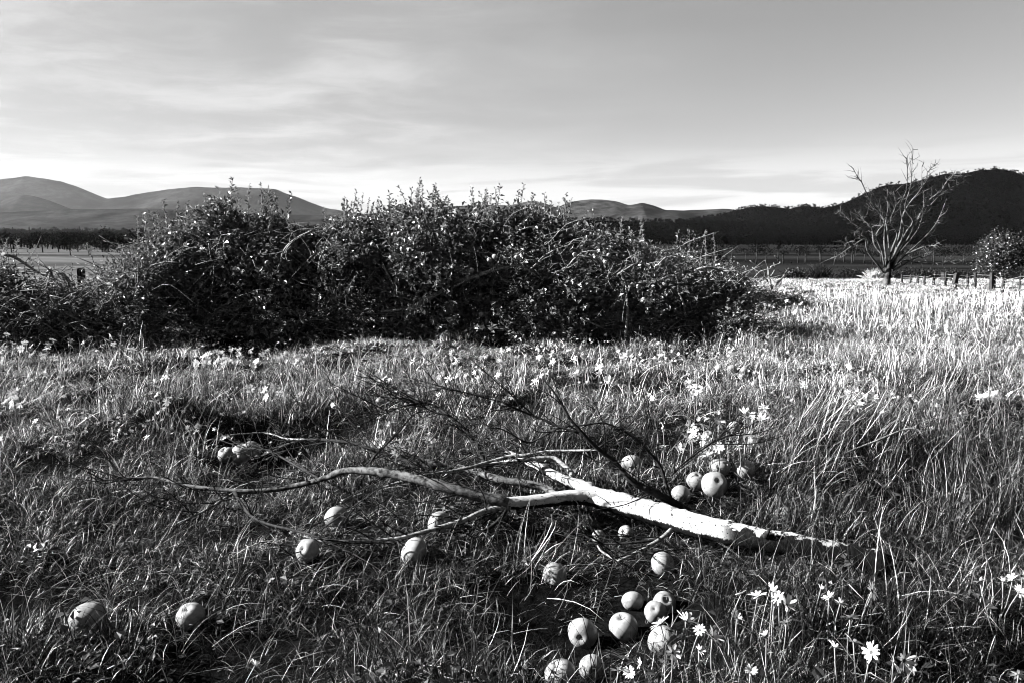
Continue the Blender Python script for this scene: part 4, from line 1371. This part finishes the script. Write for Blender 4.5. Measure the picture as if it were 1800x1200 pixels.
HA = [(691, 413, 8), (702, 411, 9), (709, 438, 11), (698, 451, 9), (689, 452, 8), (870, 452, 10), (860, 457, 9), (909, 453, 11), (1070, 449, 8), (1065, 462, 9), (829, 476, 10), (838, 487, 9), (822, 488, 8), (1168, 500, 10), (1131, 528, 11), (1032, 538, 10), (1122, 504, 9), (901, 533, 9), (470, 462, 9), (846, 553, 10), (655, 430, 8), (1010, 448, 8)]
where = ['near the left top of the middle tree', 'beside another near the left top of the middle tree', 'below the pair at the left top of the middle tree', 'lowest of the left group in the middle tree', 'darkest of the left group in the middle tree', 'right one of the pair in the heart of the thicket', 'left one of the pair in the heart of the thicket', 'brightest one right of the pair in the heart of the thicket', 'high in the lower tree at right', 'just under the high one in the lower tree at right', 'shaded one above the slanting limb', 'shaded one lying over the slanting limb', 'shaded one left of the slanting limb', 'on the bare arching limb at the right end', 'low among the bare sticks at the right end', 'low and dim in the lower tree at right', 'behind the arching limb at the right end', 'deep and dim under the middle of the thicket', 'dim one in the tall leafy tree left of centre', 'lowest one near the foot of the thicket', 'small one left of the middle tree group', 'small one between the two limbs right of middle']
for i, ((px, py, dp), w) in enumerate(zip(HA, where)):
    D = 9.85 if px < 1100 else 9.7
    p = at(px, py, D)
    apple(p, dp / FPX * D * 1.0, 'apple hanging ' + w, 'apples still hanging in the thicket', None, i, False)

# ------------------------------------------------------------------ daisies
def petal_mesh():
    V = np.array([(.10, -.055, 0), (.10, .055, 0), (.5, -.125, .03), (.5, .125, .03), (.86, -.11, .0), (.86, .11, .0), (1.0, 0, -.03)])
    V[2:4, 2] += .02
    return mesh_np('petal', V * .025, [np.array([[0, 2, 3, 1], [2, 4, 5, 3]]), np.array([[4, 6, 5]])], M['petal'])


def disc_mesh():
    nu = 10
    V, Q = [], []
    for k, (r, z) in enumerate([(.20, -.02), (.19, .06), (.11, .10)]):
        for j in range(nu):
            V.append((r * math.cos(j / nu * 6.283), r * math.sin(j / nu * 6.283), z))
    for k in range(2):
        for j in range(nu):
            Q.append((k * nu + j, k * nu + (j + 1) % nu, k * nu + nu + (j + 1) % nu, k * nu + nu + j))
    V.append((0, 0, .11))
    T = [(2 * nu + j, 2 * nu + (j + 1) % nu, 3 * nu) for j in range(nu)]
    return mesh_np('disc', np.array(V) * .025, [np.array(Q), np.array(T)], M['disc'])


PETAL, DISC = petal_mesh(), disc_mesh()


def head_mesh(seed, n=12, droop=0.0):
    g = np.random.default_rng(seed)
    mb = MB()
    pv = np.zeros(21, np.float32)
    PETAL.vertices.foreach_get('co', pv)
    pv = pv.reshape(-1, 3)
    for q in range(n):
        a = q / n * 6.283 + g.normal(0, .08)
        t = g.normal(.1 + droop, .18)
        v = pv * g.uniform(.85, 1.1)
        v = np.stack([v[:, 0] * math.cos(t) - v[:, 2] * math.sin(t), v[:, 1], v[:, 0] * math.sin(t) + v[:, 2] * math.cos(t)], 1)
        v = np.stack([v[:, 0] * math.cos(a) - v[:, 1] * math.sin(a), v[:, 0] * math.sin(a) + v[:, 1] * math.cos(a), v[:, 2]], 1)
        mb.add(v, [[0, 2, 3, 1], [2, 4, 5, 3]], [[4, 6, 5]])
    a = np.arange(8) / 8 * 6.283
    V = np.vstack([np.stack([.005 * np.cos(a), .005 * np.sin(a), np.full(8, .002)], 1), [[0, 0, .004]]])
    mb.add(V, None, [[j, (j + 1) % 8, 8] for j in range(8)])
    return mb.mesh('flower_head', M['petal'], sm=False)


HEADS = [head_mesh(1), head_mesh(2, 11, .3), head_mesh(3, 13, .7), head_mesh(4, 10, -.1)]


def stem_to(head, base, r=.0016):
    V, Q, T = tube([base, (base * .5 + head * .5) + np.array([ga.normal(0, .008), ga.normal(0, .008), 0]), head], [r * 1.2, r, r], 5, .04)
    mb = MB()
    mb.add(V, Q, T)
    return mb


def daisy(px, py, h, dia, label, group, near=False, tilt=None):
    p = on(px, py, h)
    off = ga.normal(0, .03, 2)
    b = np.array([p[0] + off[0], p[1] + off[1] + .02, 0])
    b[2] = float(ground_h(b[0], b[1])) - .01
    root = thing('daisy', b, label, 'daisy', group)
    obj('stem', stem_to(p - b, np.zeros(3), .0018 if near else .0022).mesh('stem', M['stalk']), root)
    tl = tilt or (ga.normal(.8, .25), ga.normal(-.35, .3))
    e = Euler((tl[0], tl[1], ga.uniform(0, 6.28)))
    s = dia / .05
    if near:
        hd = obj('flower_head', DISC, root, p - b)
        hd.rotation_euler = e
        hd.scale = (s, s, s)
        n = int(ga.integers(10, 14))
        cup = ga.uniform(0, .6)
        for q in range(n):
            pt = obj('petal', PETAL, hd)
            pt.rotation_euler = Euler((ga.normal(0, .12), -abs(ga.normal(cup, .15)), q / n * 6.283 + ga.normal(0, .07)))
            pt.scale = (ga.uniform(.85, 1.12),) * 3
    else:
        hd = obj('flower_head', HEADS[ga.integers(0, 4)], root, p - b)
        hd.rotation_euler = e
        hd.scale = (s, s, s)


NEAR = [(1332, 1047, 28), (1356, 1040, 30), (1382, 1063, 32), (1368, 1051, 24), (1457, 1050, 22), (1477, 1060, 22), (1532, 1038, 30), (1495, 1086, 30), (1382, 1095, 20), (1295, 1085, 20), (1205, 1092, 38), (1161, 1096, 32), (1230, 1107, 22), (1252, 1120, 34), (1182, 1147, 28), (1228, 1142, 20), (1087, 1178, 26), (1107, 1181, 22), (1167, 1165, 18), (1127, 1166, 20), (1467, 1138, 28), (1500, 1128, 32), (1532, 1146, 34), (1588, 1160, 38), (1570, 1165, 30), (1722, 1021, 22), (1763, 1022, 22), (1780, 1017, 20), (1795, 1011, 22), (1791, 1040, 24), (1347, 1116, 18), (1790, 1186, 26), (1303, 1043, 20), (1320, 1178, 20), (1443, 1035, 16), (448, 1170, 22)]
NCOUNT = {}
for i, (px, py, dp) in enumerate(sorted(NEAR)):
    p = on(px, py, .17)
    h = .15 if px < 1280 else .18
    dia = dp / FPX * p[1] * 1.3
    if px > 1700:
        lab, gr = 'white daisy in the tall grass at the lower right edge', 'daisies at the lower right edge'
    elif px < 600:
        lab, gr = 'lone white daisy low in the leaves at lower left', None
    elif px < 1280:
        lab, gr = 'white daisy beside the lower centre apples', 'daisies beside the lower centre apples'
    elif py < 1075:
        lab, gr = 'white daisy in the upper clump below the fallen trunk', 'daisies in the upper clump at lower right'
    else:
        lab, gr = 'white daisy in the loose lower scatter at lower right', 'daisies in the lower scatter at lower right'
    if gr:
        NCOUNT[gr] = NCOUNT.get(gr, 0) + 1
        lab += ', %s from left' % ORD[NCOUNT[gr] - 1]
    daisy(px, py, h, dia, lab, gr, True)

CL = [  # x0, x1, y0, y1, count, height, label, group
    (335, 535, 614, 648, 42, .22, 'white daisy in the bright patch left of centre before the thicket', 'bright daisy patch left of centre'),
    (2, 52, 688, 722, 10, .16, 'white daisy around the apple at the left edge', 'daisies around the left edge apple'),
    (270, 305, 668, 690, 7, .16, 'white daisy in the small clump below the bright left patch', 'small clump below the bright patch'),
    (440, 530, 670, 700, 9, .12, 'small white daisy in low grass left behind the branch twigs', 'daisies left behind the branch twigs'),
    (640, 860, 618, 668, 36, .13, 'small white daisy before the middle of the thicket', 'daisies before the middle of the thicket'),
    (860, 1100, 612, 672, 34, .13, 'small white daisy before the right half of the thicket', 'daisies before the right half of the thicket'),
    (1468, 1535, 668, 722, 20, .20, 'white daisy in the clump in the middle of the right grass', 'daisy clump in the middle of the right grass'),
    (1400, 1425, 672, 682, 3, .20, 'white daisy left of the right grass clump', 'daisies left of the right grass clump'),
    (1196, 1232, 668, 694, 8, .15, 'white daisy in the small clump below the far apples', 'daisy clump below the far apples'),
    (1308, 1345, 718, 742, 9, .15, 'white daisy in the clump above the bright lone apple', 'daisy clump above the lone apple'),
    (1165, 1300, 742, 800, 22, .10, 'white daisy among the scatter of apples behind the branch', 'daisies among the apple scatter'),
    (1715, 1785, 688, 705, 9, .20, 'white daisy near the hay mound at the right edge', 'daisies near the right hay mound'),
    (1330, 1480, 528, 560, 34, .20, 'white daisy in the bright drift right of the brush heap', 'daisy drift right of the brush heap'),
    (640, 760, 772, 800, 10, .08, 'white daisy low behind the long left limb', 'daisies low behind the left limb'),
    (10, 240, 588, 625, 26, .16, 'white daisy at the foot of the left tangle', 'daisies at the foot of the left tangle'),
]
for x0, x1, y0, y1, n, h, lab, gr in CL:
    spots = []
    for _ in range(n):
        if n > 25:
            spots.append((ga.uniform(x0, x1), ga.uniform(y0, y1)))
        else:
            spots.append((np.clip(ga.normal((x0 + x1) / 2, (x1 - x0) / 3.5), x0, x1), np.clip(ga.normal((y0 + y1) / 2, (y1 - y0) / 3.5), y0, y1)))
    lab0 = lab
    for q, (px, py) in enumerate(sorted(spots)):
        lab = lab0 + ', %s from left' % ORD[q] if n <= 10 else lab0
        daisy(px, py, max(h, .19) * ga.uniform(.85, 1.3), ga.uniform(.06, .095), lab, gr)

# ------------------------------------------------------------------ grass
def blades(name, g, n, rad, lmin, lmax, wmin, wmax, tilt, bend, segs=4, seed_heads=0.0, tone=(.6, 1.2)):
    mb = MB()
    a = g.uniform(0, 2 * np.pi, n)
    br = rad * np.sqrt(g.random(n))
    ba = g.uniform(0, 2 * np.pi, n)
    L = g.uniform(lmin, lmax, n)
    w = g.uniform(wmin, wmax, n)
    t0 = np.abs(g.normal(0, tilt, n))
    cv = g.normal(bend, bend * .6, n)
    wig = g.normal(0, .35, n)
    P = np.zeros((n, segs + 1, 3))
    P[:, 0] = np.stack([br * np.cos(ba), br * np.sin(ba), np.full(n, -.015)], 1)
    for s in range(segs):
        f = (s + .5) / segs
        th = np.clip(t0 + cv * f * f * 1.5, 0, 2.1)
        az = a + wig * f
        d = np.stack([np.sin(th) * np.cos(az), np.sin(th) * np.sin(az), np.cos(th)], 1)
        P[:, s + 1] = P[:, s] + d * (L / segs)[:, None]
    tw = a + np.pi / 2 + g.normal(0, .6, n)
    S = np.stack([np.cos(tw), np.sin(tw), g.normal(0, .25, n)], 1)
    prof = np.array([.8, 1.0, .85, .55, .08]) if segs == 4 else np.linspace(1, .1, segs + 1)
    V = np.stack([P - S[:, None] * (w[:, None] * prof)[..., None] * .5, P + S[:, None] * (w[:, None] * prof)[..., None] * .5], 2).reshape(-1, 3)
    i = np.arange(n)[:, None] * (segs + 1) * 2 + np.arange(segs)[None] * 2
    Q = np.stack([i, i + 1, i + 3, i + 2], -1).reshape(-1, 4)
    lit_straw = g.random(n) < .34          # dry straws among green blades; the tone split also paints lit and shaded blades
    tn = np.repeat(np.where(lit_straw, .2 + 11 * g.random(n) ** 2.8, g.uniform(.02, .10, n)) * tone[1], (segs + 1) * 2)
    mb.add(V, Q, None, tn)
    k = int(n * seed_heads)
    for b in range(k):
        e, q = P[b, -1], P[b, -2]
        d = (e - q) / np.linalg.norm(e - q)
        V, Q, T = tube([e - d * .05, e - d * .02, e + d * .02], [.0012, .0042, .001], 4)
        mb.add(V, Q, T, 1.15)
    return mb.mesh(name, M['grass'], sm=True)


gg = np.random.default_rng(3)
SHORT = [blades('short_grass_tuft', gg, 34, .085, .06, .20, .0016, .0040, .65, 1.2) for _ in range(7)]
LONG = [blades('long_grass_tuft', gg, 16, .06, .20, .42, .0013, .0026, .25, .40, 4, .30, (.75, 1.0)) for _ in range(6)]
LYING = [blades('lying_hay_tuft', gg, 26, .10, .16, .36, .0014, .0028, 1.15, .55, 4, 0, (.75, 1.1)) for _ in range(5)]
WIDE = [blades('far_grass_tuft', gg, 30, .16, .08, .24, .003, .007, .55, .9, 3) for _ in range(5)]
WLONG = [blades('far_long_tuft', gg, 16, .14, .25, .42, .004, .008, .22, .35, 3, .0, (.75, 1.25)) for _ in range(4)]


def weed(g):
    n = 22
    u = rand_unit(n, g)
    C = np.stack([g.normal(0, .05, n), g.normal(0, .05, n), g.uniform(.02, .11, n)], 1)
    L = g.uniform(.018, .042, n)
    V, T = leaf_quads(C, u * [1, 1, .4], np.stack([g.normal(0, .4, n), g.normal(0, .4, n), np.ones(n)], 1), L, L * .7, .1)
    mb = MB()
    mb.add(V, None, T, np.repeat(g.uniform(.2, .9, n), 4))
    return mb.mesh('weed_tuft', M['grass'], sm=False)


WEED = [weed(gg) for _ in range(4)]

# taller or shorter grass at places of the picture: px, py, extra height factor, radius across, radius in depth
TALL = [(290, 735, 1.3, .55, .35), (560, 700, 1.1, .9, .25), (1450, 780, .5, .35, .25), (1600, 800, .9, .7, .6), (1700, 900, .9, .6, .5), (1480, 640, .9, 1.0, .8), (1250, 610, .8, .9, .4), (300, 640, .9, .8, .4), (820, 650, .5, .8, .3), (130, 700, .5, .6, .4),
        (130, 1060, -.75, .40, .20), (1020, 1115, -.7, .28, .22), (470, 795, -.7, .55, .18), (1220, 830, -.45, .5, .4), (1290, 640, -.6, .7, .35), (900, 641, -.5, .7, .3), (380, 629, -.5, .7, .3), (1050, 940, -.4, .5, .2), (250, 1090, -.5, .3, .15)]
_T = [(flat(px, py)[0], flat(px, py)[1], k, rx, ry) for px, py, k, rx, ry in TALL]
KA = np.array(KEEP)


def grass_len(x, y):
    f = 1 + .26 * wav(x, y, 1.5, 5.0, 3.0) + .20 * wav(x, y, 5.0, 14.0, 5.0) + .42 * mound(x, y)
    for bx, by, k, rx, ry in _T:
        f = f + k * np.exp(-((x - bx) / rx) ** 2 - ((y - by) / ry) ** 2)
    return np.clip(f, .25, 2.6)


def keep_cap(x, y):
    cap = np.full(len(x), 9.0)
    for kx, ky, kr, kh in KA:
        d2 = (x - kx) ** 2 + (y - ky) ** 2
        cap = np.where(d2 < kr * kr, np.minimum(cap, kh), cap)
    return cap


def field(dens, y0, y1, g, xr=None):
    """even random points over the part of the field the camera could see (and a step either side)"""
    hw = .74 * y1 + 1.2
    n = int(dens * 2 * hw * (y1 - y0))
    x, y = g.uniform(-hw, hw, n), g.uniform(y0, y1, n)
    k = np.abs(x) < .74 * y + 1.2
    return x[k], y[k]


TUS = [(flat(px, py)[0], flat(px, py)[1], rx, ry) for px, py, rx, ry in [(285, 738, .35, .28), (200, 742, .3, .25), (420, 712, .4, .16), (600, 700, .5, .16), (1235, 618, .5, .3), (300, 622, .5, .3), (790, 640, .5, .2), (1620, 800, .5, .4), (1700, 880, .5, .4)]]


BARE = [(flat(px, py)[0], flat(px, py)[1], rx, ry) for px, py, rx, ry in [(520, 768, .72, .22), (410, 795, .35, .14), (440, 825, .35, .14), (110, 1055, .42, .13), (240, 1075, .25, .08), (1290, 638, .6, .28), (900, 643, .6, .22), (380, 632, .6, .22), (1015, 1120, .26, .14), (1560, 880, .35, .18), (1130, 700, .5, .15), (1700, 735, .3, .2), (1060, 945, .35, .08), (1400, 985, .3, .06), (640, 660, .4, .15), (210, 705, .3, .12)]]


def bare(x, y):
    return np.clip(sum(1.15 * np.exp(-(((x - a) / c) ** 2 + ((y - b) / d) ** 2) ** 2) for a, b, c, d in BARE), 0, .93)


def tussock(x, y):
    return sum(1.1 * np.exp(-((x - a) / c) ** 2 - ((y - b) / d) ** 2) for a, b, c, d in TUS)


def right_side(x, y):
    """1 over the dry standing grass on the right, 0 over the short turf"""
    return smooth(.16, .36, x / y + .05 * wav(x, y, 1.0, 3.0, 2.0)) * smooth(2.2, 3.0, y)


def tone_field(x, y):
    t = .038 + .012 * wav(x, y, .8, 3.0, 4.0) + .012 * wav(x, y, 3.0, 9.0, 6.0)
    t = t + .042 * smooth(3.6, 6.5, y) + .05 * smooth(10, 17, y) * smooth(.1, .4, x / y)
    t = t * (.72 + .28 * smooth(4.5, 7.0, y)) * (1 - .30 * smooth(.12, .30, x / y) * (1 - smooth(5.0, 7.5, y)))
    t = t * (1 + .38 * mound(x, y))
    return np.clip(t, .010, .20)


def scatter(name, label, protos, parts, base_len, g, lean=.18, cat='grass', long=False):
    X, Y, S = [], [], []
    for dens, y0, y1, sc in parts:
        x, y = field(dens, y0, y1, g)
        if long:
            keep = g.random(len(x)) < np.clip(.04 + .70 * right_side(x, y) + .12 * (wav(x, y, 1.0, 3.0, 8.0) > .6) + tussock(x, y), 0, 1)
            x, y = x[keep], y[keep]
        else:
            # thin and bare spots between the tufts
            pr = .66 + .40 * mound(x, y) + .25 * wav(x, y, 9.0, 30.0, 14.0)
            keep = g.random(len(x)) < np.clip(pr, .06, 1) * (1 - bare(x, y) * (.35 if name == 'matted_grass' else 1))
            x, y = x[keep], y[keep]
        X.append(x)
        Y.append(y)
        S.append(np.full(len(x), sc))
    x, y, s = np.concatenate(X), np.concatenate(Y), np.concatenate(S)
    z = ground_h(x, y)
    f = grass_len(x, y) * s * g.uniform(.75, 1.25, len(x))
    cap = keep_cap(x, y)
    fz = np.minimum(f, cap / base_len)
    ok = fz > .12
    if long:
        ok &= cap > 5
    x, y, z, f, fz, cap = x[ok], y[ok], z[ok], f[ok], fz[ok], cap[ok]
    n = len(x)
    f = np.where(cap < 5, np.minimum(f, np.maximum(fz * 1.5, .5)), f)
    az = 2.6 * wav(x, y, .6, 2.5, 9.0)
    tl = lean * (1 + .5 * wav(x, y, 2.0, 6.0, 7.0)) + g.normal(0, .1, n)
    rot = np.stack([tl * np.cos(az), tl * np.sin(az), g.uniform(0, 6.28, n)], 1)
    scl = np.stack([.6 + .4 * f, .6 + .4 * f, np.maximum(fz, np.where(cap < .06, .12, .3)) if name == 'matted_grass' else fz], 1)
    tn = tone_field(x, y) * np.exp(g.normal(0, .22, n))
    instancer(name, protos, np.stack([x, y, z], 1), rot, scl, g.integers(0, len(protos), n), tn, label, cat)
    return n


cnt = [scatter('short_grass', 'short rough grass covering the near paddock', SHORT, [(360, 1.2, 4.2, .80), (340, 4.2, 9.0, .40)], .16, gg),
       scatter('long_grass', 'tall dry seeding grass standing on the right', LONG, [(45, 1.4, 5.0, .50), (85, 5.0, 11.0, .42)], .36, gg, .1, long=True),
       scatter('meadow_grass', 'bright dry meadow grass running up to the crest', WIDE, [(190, 8.6, 15.0, .40), (120, 15.0, 30.0, .38)], .2, gg),
       scatter('tall_meadow_grass', 'tall dry grass near the crest on the right', WLONG, [(50, 10.0, 17.0, .5)], .36, gg, .1, long=True),
       scatter('leafy_weeds', 'small broad-leaved weeds low in the near grass', WEED, [(30, 1.2, 4.0, .7)], .12, gg, .1, 'weeds')]


cnt.append(scatter('matted_grass', 'long matted grass blades lying over the turf', LYING, [(75, 1.2, 4.4, .62), (40, 4.4, 8.0, .7)], .10, gg, .1))


def hay(name, label, spots, g):
    X, Y, Zl, TN, AZ = [], [], [], [], []
    for px, py, rx, ry, n, az, hh in spots:
        c = on(px, py)
        x, y = g.normal(c[0], rx, n), g.normal(c[1], ry, n)
        r2 = ((x - c[0]) / rx) ** 2 + ((y - c[1]) / ry) ** 2
        X.append(x)
        Y.append(y)
        Zl.append(ground_h(x, y) + hh * np.exp(-r2 * .6) * g.uniform(.3, 1, n))
        AZ.append(g.normal(az, .6, n))
    x, y, z, az = map(np.concatenate, (X, Y, Zl, AZ))
    ok = keep_cap(x, y) > 5
    x, y, z, az = x[ok], y[ok], z[ok], az[ok]
    n = len(x)
    rot = np.stack([g.normal(0, .15, n), g.normal(.5, .2, n), az], 1)
    s = g.uniform(.7, 1.15, n)
    instancer(name, LYING, np.stack([x, y, z], 1), rot, np.stack([s] * 3, 1), g.integers(0, len(LYING), n), .045 * np.exp(g.normal(0, .25, n)), label, 'hay')


hay('lying_hay', 'loose cut hay lying in heaps and swathes', [(1460, 790, .30, .18, 90, .4, .20), (1400, 860, .35, .2, 80, -.6, .1), (1700, 722, .35, .2, 60, .2, .12), (1320, 1010, .5, .15, 60, -.4, .03), (1150, 1010, .3, .1, 40, 0, .03), (950, 950, .35, .10, 40, 2.8, .02), (700, 790, .5, .25, 70, 1.5, .03), (1000, 760, .5, .3, 60, 1.0, .03), (1600, 860, .4, .2, 60, 2.0, .08), (300, 900, .5, .25, 40, .3, .03), (560, 860, .4, .1, 30, .3, .03)], gg)


def flower_drift():
    g = np.random.default_rng(91)
    n = 4200
    y = 9.5 + 14.5 * g.random(n) ** .8
    x = y * g.uniform(.26, .80, n)
    d = wav(x, y, .5, 2.0, 3.3) + .5 * wav(x, y, 2, 6, 1.0)
    k = d > g.normal(-.1, .5, n)
    x, y = x[k], y[k]
    n = len(x)
    z = ground_h(x, y) + g.uniform(.08, .2, n)
    s = g.uniform(.6, 1.2, n)
    rot = np.stack([g.normal(.3, .35, n), g.normal(-.2, .35, n), g.uniform(0, 6.28, n)], 1)
    instancer('daisy_drift', HEADS, np.stack([x, y, z], 1), rot, np.stack([s] * 3, 1), g.integers(0, 4, n), np.ones(n), 'white daisies sprinkled thickly through the bright grass at right', 'daisies')


flower_drift()


def small_blooms():
    g = np.random.default_rng(92)
    n = 3600
    y = g.uniform(4.6, 10.2, n)
    x = y * g.uniform(-.72, .60, n)
    k = wav(x, y, .8, 2.5, 5.1) + .5 * wav(x, y, 2.5, 7, 2.0) > g.normal(.55, .35, n)
    x, y = x[k], y[k]
    n = len(x)
    z = ground_h(x, y) + g.uniform(.10, .2, n)
    s = g.uniform(.5, 1.0, n)
    rot = np.stack([g.normal(.5, .35, n), g.normal(-.3, .35, n), g.uniform(0, 6.28, n)], 1)
    instancer('small_blooms', HEADS, np.stack([x, y, z], 1), rot, np.stack([s] * 3, 1), g.integers(0, 4, n), np.ones(n), 'tiny white blooms sprinkled low in the turf before the thicket', 'blooms')


small_blooms()

# ------------------------------------------------------------------ haze: even pale air round everything
def haze():
    x, y0, y1, z0, z1 = 18500, -250, 18500, -12, 1250
    V = [(-x, y0, z0), (x, y0, z0), (x, y1, z0), (-x, y1, z0), (-x, y0, z1), (x, y0, z1), (x, y1, z1), (-x, y1, z1)]
    Q = [(0, 3, 2, 1), (4, 5, 6, 7), (0, 1, 5, 4), (1, 2, 6, 5), (2, 3, 7, 6), (3, 0, 4, 7)]
    m = bpy.data.materials.new('haze')
    m.use_nodes = True
    nt = m.node_tree
    nt.nodes.clear()
    v = nd(nt, 'ShaderNodeVolumePrincipled', {'Color': g3(.9), 'Density': 4.4e-6, 'Anisotropy': 0.68})
    o = nd(nt, 'ShaderNodeOutputMaterial')
    nt.links.new(v.outputs[0], o.inputs['Volume'])
    obj('haze', mesh_np('haze', V, np.array(Q), m, None, False), None, kind='stuff', label='thin pale haze filling the air over the plain', category='haze')


haze()
